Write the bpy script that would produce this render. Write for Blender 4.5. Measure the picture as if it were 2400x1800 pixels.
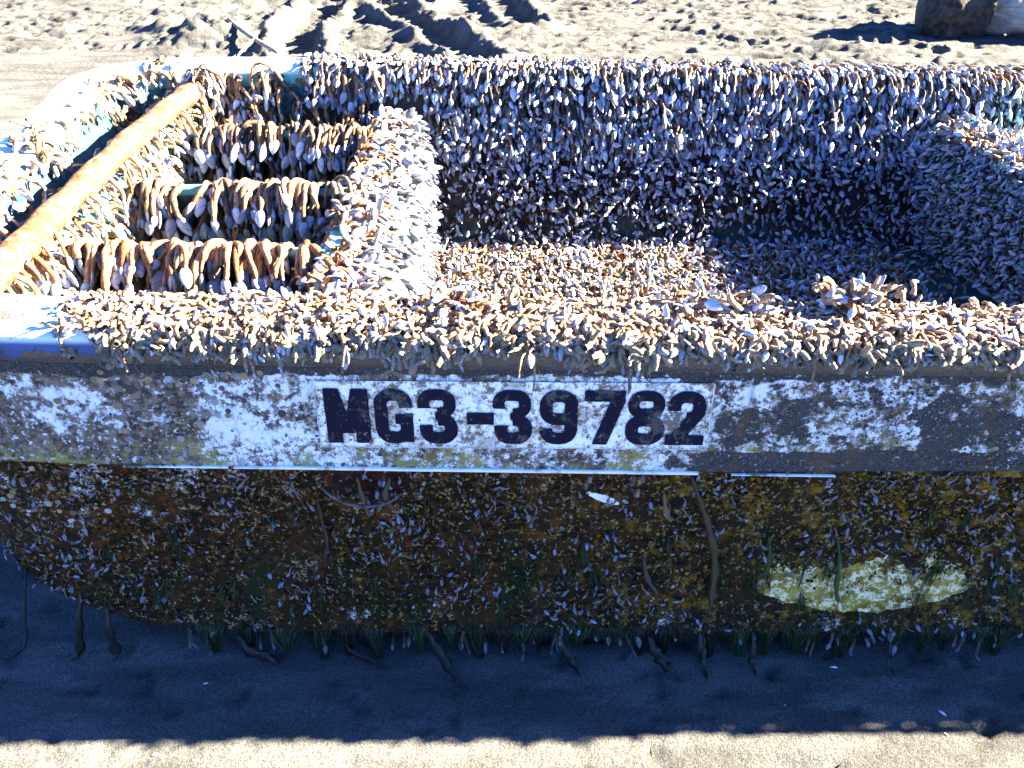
import bpy, math, random
import numpy as np
from mathutils import Vector

for o in list(bpy.data.objects):
    bpy.data.objects.remove(o)
SC = bpy.context.scene
COL = SC.collection
rng = np.random.default_rng(7)
random.seed(7)

# ------------------------------------------------------------------ camera
CH, PITCH, F = 1.55, math.radians(35.0), 2078.0
cam = bpy.data.cameras.new('camera')
cam.sensor_width = 36.0
cam.lens = 36.0 * F / 2400.0
cam.clip_start, cam.clip_end = 0.05, 2000
co = bpy.data.objects.new('camera', cam)
COL.objects.link(co)
co.location = (0, 0, CH)
co.rotation_euler = (math.pi / 2 - PITCH, 0, 0)
SC.camera = co
SC.render.resolution_x, SC.render.resolution_y = 1024, 768

# ------------------------------------------------------------------ sky and sun
SUN = np.array([2.0, 0.272, 1.0]); SUN = SUN / np.linalg.norm(SUN)
ELEV = math.asin(SUN[2]); ROT = math.atan2(SUN[0], SUN[1])
w = bpy.data.worlds.new('World'); SC.world = w; w.use_nodes = True
nt = w.node_tree
bg = nt.nodes['Background']
sky = nt.nodes.new('ShaderNodeTexSky')
sky.sky_type = 'NISHITA'; sky.sun_disc = False
sky.sun_elevation = ELEV; sky.sun_rotation = ROT
sky.altitude = 0; sky.air_density = 0.4; sky.dust_density = 0.0; sky.ozone_density = 10.0
nt.links.new(sky.outputs[0], bg.inputs[0])
bg.inputs[1].default_value = 0.05
sl = bpy.data.lights.new('sun', 'SUN'); sl.energy = 5.0; sl.angle = math.radians(0.5); sl.color = (1.0, 0.86, 0.62)
so = bpy.data.objects.new('sun', sl); COL.objects.link(so)
so.rotation_euler = Vector(SUN).to_track_quat('Z', 'Y').to_euler()
so.location = (8, 2, 6)
SC.view_settings.view_transform = 'Standard'; SC.view_settings.look = 'None'
SC.cycles.diffuse_bounces = 2; SC.view_settings.gamma = 1.0; SC.view_settings.use_curve_mapping = False
SC.view_settings.exposure = 4.4

G0 = -0.08      # sand level
YC = 2.18       # middle line of the boat

# ------------------------------------------------------------------ numeric helpers
def unit(v):
    return v / np.maximum(np.linalg.norm(v, axis=-1, keepdims=True), 1e-9)

def _h(ix, iy, iz, seed):
    n = (ix * 374761393 + iy * 668265263 + iz * 1274126177 + seed * 974634777) & 0xFFFFFFFF
    n = ((n ^ (n >> 13)) * 1274126177) & 0xFFFFFFFF
    n = (n ^ (n >> 16)) & 0xFFFFFFFF
    return n / 4294967295.0

def vnoise(x, y, z=0.0, seed=0):
    x, y, z = np.broadcast_arrays(np.asarray(x, float), np.asarray(y, float), np.asarray(z, float))
    ix, iy, iz = [np.floor(a).astype(np.int64) for a in (x, y, z)]
    fx, fy, fz = x - ix, y - iy, z - iz
    fx, fy, fz = [a * a * (3 - 2 * a) for a in (fx, fy, fz)]
    r = 0
    for dx in (0, 1):
        for dy in (0, 1):
            a = _h(ix + dx, iy + dy, iz, seed); b = _h(ix + dx, iy + dy, iz + 1, seed)
            r = r + (a * (1 - fz) + b * fz) * (fx if dx else 1 - fx) * (fy if dy else 1 - fy)
    return r

def fbm(x, y, z=0.0, seed=0, oct=4):
    s, a, t = 0, 0.5, 0
    for k in range(oct):
        s = s + a * vnoise(x * 2 ** k, y * 2 ** k, z * 2 ** k if not np.isscalar(z) else z, seed + k); t += a; a *= 0.55
    return s / t

def sstep(a, b, x):
    t = np.clip((x - a) / (b - a), 0, 1)
    return t * t * (3 - 2 * t)

def new_mesh(name, V, Fq, mats, smooth=True, mat_idx=None, attrs=None):
    """Fq: array (n,3|4) or list of such arrays"""
    if not isinstance(Fq, list): Fq = [Fq]
    me = bpy.data.meshes.new(name)
    V = np.asarray(V, np.float32)
    me.vertices.add(len(V)); me.vertices.foreach_set('co', V.ravel())
    loops = np.concatenate([np.asarray(f, np.int32).ravel() for f in Fq])
    tot = np.concatenate([np.full(len(f), f.shape[1], np.int32) for f in Fq])
    start = np.concatenate([[0], np.cumsum(tot)[:-1]]).astype(np.int32)
    me.loops.add(len(loops)); me.loops.foreach_set('vertex_index', loops)
    me.polygons.add(len(tot)); me.polygons.foreach_set('loop_start', start); me.polygons.foreach_set('loop_total', tot)
    if mat_idx is not None: me.polygons.foreach_set('material_index', np.asarray(mat_idx, np.int32))
    me.polygons.foreach_set('use_smooth', np.full(len(tot), smooth, bool))
    for m in (mats if isinstance(mats, (list, tuple)) else [mats]): me.materials.append(m)
    me.update(calc_edges=True)
    if attrs:
        for k, a in attrs.items():
            a = np.asarray(a, np.float32)
            if a.shape[1] == 4:
                at = me.attributes.new(k, 'FLOAT_COLOR', 'POINT'); at.data.foreach_set('color', a.ravel())
            else:
                at = me.attributes.new(k, 'FLOAT_VECTOR', 'POINT'); at.data.foreach_set('vector', a.ravel())
    return me

def obj(name, me, parent=None, **props):
    o = bpy.data.objects.new(name, me); COL.objects.link(o)
    if parent is not None:
        o.parent = parent
        base = Vector(parent.location)
        if parent.parent is not None: base = Vector((0, 0, 0))
        if not props.pop('local', False): o.location = -base
    for k, v in props.items(): o[k] = v
    return o

def thing(name, label, cat, loc=(0, 0, 0), group=None):
    o = bpy.data.objects.new(name, None); COL.objects.link(o)
    o.location = loc; o['label'] = label; o['category'] = cat; o.empty_display_size = 0.05
    if group: o['group'] = group
    return o

def grid_faces(nr, nc, wrap=False):
    r = np.arange(nr - 1)[:, None]; c = np.arange(nc if wrap else nc - 1)[None, :]
    c2 = (c + 1) % nc
    return np.stack([r * nc + c, r * nc + c2, (r + 1) * nc + c2, (r + 1) * nc + c], -1).reshape(-1, 4)

def frames(path):
    """parallel transport, path (N,S,3) -> T,U,W (N,S,3)"""
    T = np.empty_like(path)
    T[:, 1:-1] = path[:, 2:] - path[:, :-2]; T[:, 0] = path[:, 1] - path[:, 0]; T[:, -1] = path[:, -1] - path[:, -2]
    T = unit(T)
    ref = np.where(np.abs(T[:, 0, 2:3]) < 0.8, np.array([[0, 0, 1.0]]), np.array([[1.0, 0, 0]]))
    U = np.empty_like(path)
    u = unit(np.cross(T[:, 0], ref)); U[:, 0] = u
    for k in range(1, path.shape[1]):
        u = u - T[:, k] * (u * T[:, k]).sum(-1, keepdims=True); u = unit(u); U[:, k] = u
    return T, U, np.cross(T, U)

def tubes(path, rad, sides, squash=None):
    """path (N,S,3), rad (N,S) -> V (N,S,sides,3)"""
    T, U, W = frames(path)
    a = np.arange(sides) * 2 * math.pi / sides
    q = 1.0 if squash is None else squash
    return (path[:, :, None] + rad[:, :, None, None] * (np.cos(a)[None, None, :, None] * U[:, :, None] + q * np.sin(a)[None, None, :, None] * W[:, :, None]))

def tube_mesh(name, pts, rads, sides, mat, noise=0.0, seed=0, nscale=10, capmat=None):
    P = np.asarray(pts, float)[None]; R = np.asarray(rads, float)[None]
    V = tubes(P, R, sides)[0]
    if noise:
        c = V - P[0][:, None]; n = fbm(V[..., 0] * nscale, V[..., 1] * nscale, V[..., 2] * nscale, seed, 4) - 0.5
        V = V + unit(c) * (n * noise)[..., None] * R[0][:, None, None]
    S = len(pts); V = V.reshape(-1, 3)
    Fq = grid_faces(S, sides, True)
    c0, c1 = len(V), len(V) + 1
    V = np.vstack([V, P[0, 0], P[0, -1]])
    i = np.arange(sides); j = (i + 1) % sides
    t0 = np.stack([np.full(sides, c0), j, i], 1); t1 = np.stack([np.full(sides, c1), (S - 1) * sides + i, (S - 1) * sides + j], 1)
    mats = [mat, capmat] if capmat else [mat]
    mi = np.zeros(len(Fq) + 2 * sides, int)
    if capmat: mi[len(Fq):] = 1
    return new_mesh(name, V, [Fq, np.vstack([t0, t1])], mats, True, mi)

def catmull(P, n):
    P = np.asarray(P, float); out = []
    Q = np.vstack([2 * P[0] - P[1], P, 2 * P[-1] - P[-2]])
    for i in range(len(P) - 1):
        t = np.linspace(0, 1, n, endpoint=False)[:, None]
        a, b, c, d = Q[i:i + 4]
        out.append(0.5 * (2 * b + (c - a) * t + (2 * a - 5 * b + 4 * c - d) * t ** 2 + (3 * b - a - 3 * c + d) * t ** 3))
    return np.vstack(out + [P[-1:]])

# ------------------------------------------------------------------ material helpers
class NB:
    def __init__(s, name, rough=0.7, spec=0.3):
        s.m = bpy.data.materials.new(name); s.m.use_nodes = True; s.t = s.m.node_tree
        s.b = s.t.nodes['Principled BSDF']; s.b.inputs['Roughness'].default_value = rough
        s.b.inputs['Specular IOR Level'].default_value = spec
        s.co = s.n('ShaderNodeTexCoord').outputs['Object']
    def n(s, ty, **k):
        nd = s.t.nodes.new(ty)
        for a, b in k.items(): setattr(nd, a, b)
        return nd
    def L(s, a, b): s.t.links.new(a, b)
    def val(s, sock, v):
        if isinstance(v, (int, float)): sock.default_value = v
        elif isinstance(v, (tuple, list)):
            sock.default_value = tuple(v) + ((1,) if len(v) == 3 and len(sock.default_value) == 4 else ())
        else: s.L(v, sock)
    def noise(s, scale, detail=4, rough=0.55, vec=None, dist=0.0, stretch=None):
        nd = s.n('ShaderNodeTexNoise'); nd.inputs['Scale'].default_value = scale; nd.inputs['Detail'].default_value = detail
        nd.inputs['Roughness'].default_value = rough; nd.inputs['Distortion'].default_value = dist
        v = vec if vec is not None else s.co
        if stretch:
            mp = s.n('ShaderNodeMapping'); mp.inputs['Scale'].default_value = stretch; s.L(v, mp.inputs[0]); v = mp.outputs[0]
        s.L(v, nd.inputs['Vector']); return nd.outputs['Fac']
    def vor(s, scale, feature='F1', out='Distance', rnd=1.0):
        nd = s.n('ShaderNodeTexVoronoi', feature=feature); nd.inputs['Scale'].default_value = scale
        nd.inputs['Randomness'].default_value = rnd
        s.L(s.co, nd.inputs['Vector']); return nd.outputs[out]
    def ramp(s, f, a, b, lo=0.0, hi=1.0):
        nd = s.n('ShaderNodeMapRange'); nd.interpolation_type = 'SMOOTHSTEP'
        s.val(nd.inputs[0], f); nd.inputs[1].default_value = a; nd.inputs[2].default_value = b
        nd.inputs[3].default_value = lo; nd.inputs[4].default_value = hi; return nd.outputs[0]
    def math(s, op, a, b=0.0, clamp=False):
        nd = s.n('ShaderNodeMath', operation=op); nd.use_clamp = clamp
        s.val(nd.inputs[0], a); s.val(nd.inputs[1], b); return nd.outputs[0]
    def mix(s, f, a, b, mode='MIX'):
        nd = s.n('ShaderNodeMix', data_type='RGBA', blend_type=mode)
        s.val(nd.inputs[0], f); s.val(nd.inputs[6], a); s.val(nd.inputs[7], b); return nd.outputs[2]
    def xyz(s):
        nd = s.n('ShaderNodeSeparateXYZ'); s.L(s.co, nd.inputs[0]); return nd.outputs
    def attr(s, name):
        nd = s.n('ShaderNodeAttribute', attribute_name=name); return nd
    def color(s, c): s.val(s.b.inputs['Base Color'], c)
    def rough(s, c): s.val(s.b.inputs['Roughness'], c)
    def bump(s, h, strength=0.4, dist=0.003):
        nd = s.n('ShaderNodeBump'); nd.inputs['Strength'].default_value = strength; nd.inputs['Distance'].default_value = dist
        s.L(h, nd.inputs['Height']); s.L(nd.outputs[0], s.b.inputs['Normal'])

SAND_A = (0.128, 0.130, 0.128)

m_streak = 0.55
def mat_sand():
    m = NB('beach_sand', 0.95, 0.04)
    c = m.mix(m.ramp(m.noise(3.0, 5), 0.35, 0.65), SAND_A, (0.098, 0.101, 0.102))
    mp = m.n('ShaderNodeMapping'); mp.inputs['Rotation'].default_value = (0, 0, 0.65); mp.inputs['Scale'].default_value = (1.6, 7.0, 1); m.L(m.co, mp.inputs[0])
    c = m.mix(m.ramp(m.noise(1.6, 5, 0.6, vec=mp.outputs[0]), 0.44, 0.58, 0.0, m_streak), c, (0.042, 0.044, 0.047))
    g = m.noise(260, 3, 0.8)
    c = m.mix(m.ramp(g, 0.42, 0.58), m.mix(0.65, c, (0.02, 0.020, 0.020)), c)
    c = m.mix(m.ramp(m.noise(300, 2, 0.7), 0.66, 0.74), c, (0.26, 0.245, 0.21))
    m.color(c)
    yy = m.xyz()[1]
    hh = m.math('ADD', m.math('MULTIPLY', m.noise(60, 5, 0.6), 0.8), m.math('MULTIPLY', m.noise(330, 3, 0.7), 0.45))
    hh = m.math('ADD', hh, m.math('MULTIPLY', m.noise(34, 5, 0.7), m.ramp(yy, 5.2, 6.0, 0.0, 2.4)))
    m.bump(hh, 0.8, 0.007)
    return m.m

def mat_stalk():
    m = NB('barnacle_stalk', 0.55, 0.35)
    at = m.attr('bcol')
    base = at.outputs['Color']; sandy = at.outputs['Alpha']
    n = m.noise(90, 5, 0.75)
    c = m.mix(m.ramp(n, 0.40, 0.62), m.mix(1.0, base, (0.42, 0.33, 0.28), 'MULTIPLY'), base)
    c = m.mix(m.ramp(m.noise(330, 2), 0.66, 0.72), c, (0.05, 0.035, 0.025))
    sm = m.math('LESS_THAN', m.noise(150, 4, 0.7), m.math('MULTIPLY', sandy, 0.9))
    sandc = m.mix(m.ramp(m.noise(700, 2), 0.4, 0.6), (0.10, 0.09, 0.07), (0.34, 0.30, 0.22))
    c = m.mix(sm, c, sandc)
    m.color(c); m.rough(m.mix(sm, (0.5, 0.5, 0.5), (0.95, 0.95, 0.95)))
    m.b.inputs['Subsurface Weight'].default_value = 0.0
    m.bump(m.math('ADD', m.math('MULTIPLY', sm, 0.6), m.math('MULTIPLY', m.noise(200, 5, 0.75), 1.5)), 0.9, 0.003)
    return m.m

def mat_shell():
    m = NB('barnacle_shell', 0.32, 0.5)
    at = m.attr('bcol'); su = m.attr('suv')
    base = at.outputs['Color']; sandy = at.outputs['Alpha']
    sx = m.n('ShaderNodeSeparateXYZ'); m.L(su.outputs['Vector'], sx.inputs[0])
    s_, c_ = sx.outputs[0], sx.outputs[1]
    # faint growth lines, dark plate seams, dark opening along one edge
    gl = m.n('ShaderNodeTexWave'); gl.inputs['Scale'].default_value = 5.0; gl.inputs['Distortion'].default_value = 1.5
    m.L(su.outputs['Vector'], gl.inputs[0])
    c = m.mix(m.math('MULTIPLY', gl.outputs['Fac'], 0.25), base, m.mix(1.0, base, (0.62, 0.66, 0.76), 'MULTIPLY'))
    c = m.mix(m.ramp(m.noise(120, 4), 0.5, 0.72, 0, 0.55), c, (0.16, 0.15, 0.16))
    seam = m.math('ABSOLUTE', m.math('SUBTRACT', s_, m.math('ADD', 0.58, m.math('MULTIPLY', c_, 0.22))))
    c = m.mix(m.ramp(seam, 0.0, 0.045, 0.85, 0.0), c, (0.03, 0.03, 0.045))
    c = m.mix(m.ramp(c_, 0.72, 0.95), c, (0.025, 0.025, 0.04))
    c = m.mix(m.ramp(c_, -0.97, -0.85, 0.7, 0.0), c, (0.10, 0.07, 0.06))
    c = m.mix(m.ramp(s_, 0.0, 0.14, 0.9, 0.0), c, (0.06, 0.04, 0.035))
    sm = m.math('LESS_THAN', m.noise(160, 4, 0.7), m.math('MULTIPLY', sandy, 0.8))
    sandc = m.mix(m.ramp(m.noise(700, 2), 0.4, 0.6), (0.10, 0.09, 0.07), (0.34, 0.30, 0.22))
    c = m.mix(sm, c, sandc)
    m.color(c); m.rough(m.mix(sm, (0.3, 0.3, 0.3), (0.9, 0.9, 0.9)))
    m.bump(m.math('ADD', m.math('MULTIPLY', sm, 0.6), m.math('MULTIPLY', gl.outputs['Fac'], 0.4)), 0.4, 0.0015)
    return m.m

def mat_paint(name, col, dirty=0.4):
    m = NB(name, 0.4, 0.4)
    n = m.noise(14, 6, 0.65)
    c = m.mix(m.ramp(n, 0.6 - dirty * 0.3, 0.8 - dirty * 0.1, 0, 0.8), col, (0.11, 0.10, 0.08))
    c = m.mix(m.ramp(m.noise(160, 3), 0.62, 0.7, 0, 0.7), c, (0.07, 0.06, 0.045))
    m.color(c); m.bump(m.noise(60, 5), 0.3, 0.003)
    return m.m

def mat_hull():
    m = NB('hull_paint_with_growth', 0.6, 0.10)
    x, y, z = m.xyz()
    # ---- upper strake: white gelcoat, brown film, clinging dark sand
    white = m.mix(m.ramp(m.noise(7, 3), 0.4, 0.7), (0.72, 0.76, 0.80), (0.62, 0.66, 0.60))
    specks = m.ramp(m.noise(60, 5, 0.75), 0.50, 0.58)
    big = m.noise(9, 7, 0.72)
    olive = m.mix(m.noise(40, 4), (0.17, 0.15, 0.025), (0.30, 0.27, 0.10))
    brown = m.mix(m.ramp(m.noise(48, 4, 0.7), 0.35, 0.65), (0.045, 0.028, 0.018), (0.20, 0.16, 0.12))
    up = m.mix(m.math('MULTIPLY', m.ramp(m.noise(55, 6, 0.8), 0.47, 0.53), m.ramp(big, 0.37, 0.47)), white, brown)
    # more growth towards the bow
    leftness = m.ramp(x, -0.35, -1.0)
    up = m.mix(m.math('MULTIPLY', m.ramp(m.math('ADD', big, m.math('MULTIPLY', leftness, 0.13)), 0.50, 0.58), m.ramp(m.noise(80, 4, 0.7), 0.36, 0.48)), up, brown)
    # olive film just above the ledge
    low = m.ramp(m.math('ADD', z, m.math('MULTIPLY', m.math('SUBTRACT', m.noise(13, 6, 0.75), 0.5), 0.12)), 0.52, 0.48)
    up = m.mix(m.math('MULTIPLY', low, m.math('MULTIPLY', m.ramp(m.noise(42, 6, 0.85), 0.47, 0.56), m.ramp(m.noise(7, 3), 0.40, 0.52))), up, olive)
    # clinging sand: near the rim everywhere, wide patches to the right
    right = m.ramp(x, 0.26, 0.45)
    band = m.ramp(z, 0.635, 0.665)
    sn = m.noise(8, 7, 0.68, stretch=(1, 1, 1.4))
    sandm = m.ramp(m.math('ADD', sn, m.math('ADD', m.math('MULTIPLY', right, 0.075), m.math('MULTIPLY', band, 0.35))), 0.555, 0.60)
    botr = m.math('MULTIPLY', m.math('MULTIPLY', m.ramp(x, 0.33, 0.37), m.ramp(z, 0.49, 0.47)), 0.25)
    sn = m.math('ADD', sn, m.ramp(x, 0.1, 0.35, -0.11, 0.0))
    sandm = m.ramp(m.math('ADD', m.math('ADD', sn, botr), m.math('ADD', m.math('MULTIPLY', right, 0.075), m.math('MULTIPLY', band, 0.35))), 0.555, 0.60)
    wet = m.mix(m.ramp(m.noise(500, 2, 0.7), 0.40, 0.62), (0.012, 0.0125, 0.014), (0.085, 0.082, 0.078))
    up = m.mix(m.math('MULTIPLY', sandm, m.ramp(m.noise(130, 4, 0.7), 0.3, 0.42)), up, wet)
    # ---- lower hull
    n1 = m.noise(26, 7, 0.75); n2 = m.noise(11, 4, 0.6)
    dark = m.mix(m.ramp(n2, 0.4, 0.6), (0.022, 0.011, 0.003), (0.008, 0.006, 0.003))
    rust = m.mix(m.ramp(x, -0.1, 0.6), (0.085, 0.026, 0.005), (0.16, 0.088, 0.006))
    lo = m.mix(m.ramp(n1, 0.50, 0.64), dark, rust)
    lo = m.mix(m.math('MULTIPLY', m.ramp(m.noise(70, 4, 0.75), 0.56, 0.64), m.ramp(m.math('ADD', n2, m.math('MULTIPLY', m.ramp(z, 0.15, 0.45), 0.12)), 0.40, 0.55)), lo, (0.22, 0.18, 0.09))
    hiw = m.ramp(m.math('ADD', m.noise(10, 6, 0.7), m.math('MULTIPLY', leftness, m.ramp(z, 0.12, 0.42, 0, 0.10))), 0.60, 0.66)
    lo = m.mix(m.math('MULTIPLY', hiw, specks), lo, (0.50, 0.50, 0.50))
    green = m.math('MULTIPLY', m.ramp(m.noise(9, 5, 0.6, stretch=(1.6, 1, 0.5)), 0.52, 0.62), m.ramp(z, 0.30, 0.1))
    lo = m.mix(green, lo, (0.008, 0.016, 0.004))
    # scraped cream patch low on the right
    px = m.math('DIVIDE', m.math('SUBTRACT', x, 0.745), 0.215)
    arc = m.math('ADD', 0.048, m.math('MULTIPLY', m.math('MULTIPLY', px, px), 0.05))
    wob = m.math('MULTIPLY', m.math('SUBTRACT', m.noise(20, 6, 0.75), 0.5), 0.16)
    inb = m.math('GREATER_THAN', m.math('ADD', z, m.math('MULTIPLY', wob, 0.22)), arc)
    top = m.ramp(m.math('ADD', z, m.math('MULTIPLY', wob, 2.4)), 0.165, 0.150)
    side = m.ramp(m.math('ADD', m.math('ABSOLUTE', px), m.math('MULTIPLY', wob, 5)), 1.08, 0.98)
    patch = m.math('MULTIPLY', m.math('MULTIPLY', inb, top), side)
    cream = m.mix(m.ramp(m.noise(60, 5, 0.8), 0.48, 0.57), m.mix(m.ramp(m.noise(16, 4), 0.4, 0.6), (0.15, 0.10, 0.012), (0.28, 0.22, 0.04)), (0.66, 0.60, 0.34))
    lo = m.mix(patch, lo, cream)
    # small bare white spot
    dx = m.math('DIVIDE', m.math('SUBTRACT', x, 0.182), 0.032); dz = m.math('DIVIDE', m.math('ADD', m.math('SUBTRACT', z, 0.348), m.math('MULTIPLY', m.math('SUBTRACT', x, 0.182), 0.45)), 0.010)
    spot = m.math('LESS_THAN', m.math('ADD', m.math('ADD', m.math('MULTIPLY', dx, dx), m.math('MULTIPLY', dz, dz)), m.math('MULTIPLY', m.math('SUBTRACT', m.noise(110, 5), 0.5), 1.6)), 1.0)
    lo = m.mix(spot, lo, (0.75, 0.77, 0.78))
    # recess under the ledge is reddish
    rx = m.math('DIVIDE', m.math('ADD', x, 0.288), 0.10); rz = m.math('DIVIDE', m.math('SUBTRACT', z, 0.43), 0.085)
    rec = m.ramp(m.math('ADD', m.math('MULTIPLY', rx, rx), m.math('MULTIPLY', rz, rz)), 1.0, 0.8)
    lo = m.mix(m.math('MULTIPLY', rec, 0.8), lo, m.mix(m.ramp(m.noise(40, 4), 0.4, 0.6), (0.02, 0.012, 0.010), (0.10, 0.02, 0.008)))
    runs = m.math('MULTIPLY', m.ramp(m.noise(26, 4, 0.6, stretch=(1, 1, 0.12)), 0.56, 0.66), m.ramp(m.noise(8, 3), 0.42, 0.6))
    up = m.mix(m.math('MULTIPLY', runs, 0.65), up, (0.09, 0.055, 0.03))
    c = m.mix(m.ramp(z, 0.437, 0.441), lo, up)
    m.color(c)
    m.rough(m.ramp(m.noise(30, 4), 0.3, 0.7, 0.35, 0.85))
    h = m.math('ADD', m.math('MULTIPLY', n1, 1.0), m.math('MULTIPLY', m.noise(90, 5, 0.7), 0.8))
    m.bump(h, m_bump, 0.006)
    return m.m
m_bump = 0.75

def mat_char():
    m = NB('black_registration_paint', 0.6, 0.08)
    n = m.noise(34, 7, 0.72)
    c = m.mix(m.ramp(n, 0.58, 0.66), (0.005, 0.006, 0.018), (0.028, 0.028, 0.036))
    c = m.mix(m.ramp(m.noise(60, 6, 0.8), 0.60, 0.66), c, (0.28, 0.26, 0.22))
    sm = m.math('MULTIPLY', m.ramp(m.noise(14, 7, 0.78), 0.53, 0.60), m.ramp(m.noise(130, 4, 0.7), 0.40, 0.5))
    c = m.mix(sm, c, (0.07, 0.066, 0.06))
    m.color(c); m.bump(m.noise(70, 5, 0.7), 0.5, 0.004); return m.m

def mat_plate():
    m = NB('white_registration_panel', 0.4, 0.4)
    n = m.noise(13, 7, 0.78)
    c = m.mix(m.ramp(n, 0.50, 0.60), (0.76, 0.80, 0.84), (0.42, 0.39, 0.33))
    c = m.mix(m.math('MULTIPLY', m.ramp(m.noise(60, 6, 0.8), 0.48, 0.55), m.ramp(n, 0.40, 0.52)), c, (0.13, 0.10, 0.065))
    x, y, z = m.xyz()
    sn = m.noise(8, 7, 0.68, stretch=(1, 1, 1.4))
    sm = m.ramp(m.math('ADD', sn, m.math('ADD', m.ramp(z, 0.625, 0.65, -0.06, 0.04), m.ramp(x, 0.15, 0.36, -0.03, 0.04))), 0.555, 0.60)
    c = m.mix(m.math('MULTIPLY', sm, m.ramp(m.noise(130, 4, 0.7), 0.36, 0.46)), c, (0.10, 0.098, 0.09))
    m.color(c); m.bump(m.noise(70, 5, 0.7), 0.4, 0.003); return m.m

def mat_simple(name, a, b, scale, rough=0.7, spec=0.3, bs=0.5, bd=0.003, lo=0.35, hi=0.65, stretch=None):
    m = NB(name, rough, spec)
    m.color(m.mix(m.ramp(m.noise(scale, 6, 0.65, stretch=stretch), lo, hi), a, b)); m.bump(m.noise(scale * 3, 5, 0.6, stretch=stretch), bs, bd); return m.m

def mat_attr(name, rough=0.6, spec=0.3):
    m = NB(name, rough, spec); m.color(m.attr('bcol').outputs['Color']); return m.m

M = dict(
    sand=mat_sand(), stalk=mat_stalk(), shell=mat_shell(), hull=mat_hull(), char=mat_char(), plate=mat_plate(),
    teal=mat_paint('turquoise_paint', (0.16, 0.50, 0.47), 0.35),
    liner=None,
    rim=None, attr=mat_attr('crust_flakes', 0.8, 0.08), weed=mat_attr('wet_weed', 0.5, 0.25),
    pole=None,
)
def mat_rim():
    m = NB('gunwale_paint', 0.4, 0.4)
    x, y, z = m.xyz()
    col = m.mix(m.ramp(z, 0.722, 0.735), (0.018, 0.06, 0.22), (0.50, 0.66, 0.68))   # blue outer side, pale top
    far = m.ramp(y, 2.0, 2.4)
    col = m.mix(far, col, m.mix(m.ramp(z, 0.722, 0.734), (0.08, 0.34, 0.32), (0.50, 0.66, 0.64)))
    n = m.noise(16, 7, 0.7)
    sandc = m.mix(m.ramp(m.noise(600, 2), 0.4, 0.6), (0.016, 0.015, 0.014), (0.12, 0.105, 0.08))
    amt = m.math('ADD', n, m.math('ADD', m.ramp(x, -0.85, -0.3, 0.0, 0.12), m.ramp(z, 0.722, 0.69, 0.0, 0.13)))
    amt = m.math('SUBTRACT', amt, m.math('MULTIPLY', far, m.ramp(x, -0.5, -0.9, 0.0, 0.12)))
    col = m.mix(m.math('MULTIPLY', m.ramp(amt, 0.52, 0.58), m.ramp(m.noise(140, 4, 0.75), 0.34, 0.46)), col, sandc)
    m.color(col); m.bump(m.math('ADD', m.noise(60, 5), m.ramp(amt, 0.52, 0.58)), 0.5, 0.004); return m.m
M['rim'] = mat_rim()
def mat_liner():
    m = NB('fouled_teal_liner', 0.6, 0.3)
    x, y, z = m.xyz()
    grow = m.ramp(m.math('ADD', z, m.math('MULTIPLY', m.noise(14, 5, 0.7), 0.10)), 0.30, 0.36)
    grow = m.math('MULTIPLY', grow, m.math('SUBTRACT', 1.0, m.math('MULTIPLY', m.ramp(x, -0.42, -0.5), m.ramp(z, 0.60, 0.64))))
    teal = m.mix(m.ramp(m.noise(40, 6, 0.7), 0.42, 0.6), (0.015, 0.075, 0.095), (0.012, 0.022, 0.026))
    crust = m.mix(m.ramp(m.noise(30, 5, 0.7), 0.4, 0.65), (0.012, 0.010, 0.010), (0.05, 0.028, 0.02))
    m.color(m.mix(grow, teal, crust)); m.bump(m.noise(80, 5, 0.7), 0.6, 0.004); return m.m
M['liner'] = mat_liner()
def mat_board():
    m = NB('turquoise_board_with_shade_dark_face', 0.55, 0.3)
    x, y, z = m.xyz()
    g = m.ramp(m.math('ADD', z, m.math('MULTIPLY', m.noise(12, 4, 0.6), 0.03)), 0.645, 0.635)  # face below the top edge coloured dark to stand in for its shade
    m.color(m.mix(g, (0.10, 0.36, 0.33), m.mix(m.ramp(m.noise(30, 5, 0.7), 0.45, 0.65), (0.012, 0.014, 0.012), (0.03, 0.07, 0.06)))); m.bump(m.noise(80, 5, 0.7), 0.5, 0.003); return m.m
M['board'] = mat_board()
def mat_pole():
    m = NB('rusty_orange_bark', 0.75, 0.2)
    c = m.mix(m.ramp(m.noise(12, 6, 0.7, stretch=(1, 0.5, 1)), 0.38, 0.62), (0.22, 0.085, 0.036), (0.27, 0.15, 0.095))
    c = m.mix(m.ramp(m.noise(32, 7, 0.85), 0.44, 0.56), c, (0.11, 0.032, 0.014))
    c = m.mix(m.ramp(m.noise(90, 4, 0.75), 0.58, 0.64), c, (0.03, 0.014, 0.008))
    m.color(c); m.bump(m.noise(60, 6, 0.7), 0.7, 0.005); return m.m
M['pole'] = mat_pole()
M['wood'] = mat_simple('grey_driftwood', (0.12, 0.105, 0.09), (0.28, 0.26, 0.23), 6, 0.85, 0.2, 0.8, 0.012, stretch=(0.25, 3, 3))
M['woodend'] = mat_simple('dark_end_wood', (0.018, 0.014, 0.012), (0.06, 0.05, 0.045), 20, 0.9, 0.2, 0.8, 0.02)  # dark tone stands in for shade on the log's end; also caps the pole
M['stick'] = mat_simple('pale_stick_wood', (0.22, 0.17, 0.11), (0.33, 0.28, 0.2), 30, 0.8)
M['chip'] = mat_simple('white_shell_chip', (0.6, 0.62, 0.62), (0.8, 0.8, 0.78), 60, 0.4)

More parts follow.
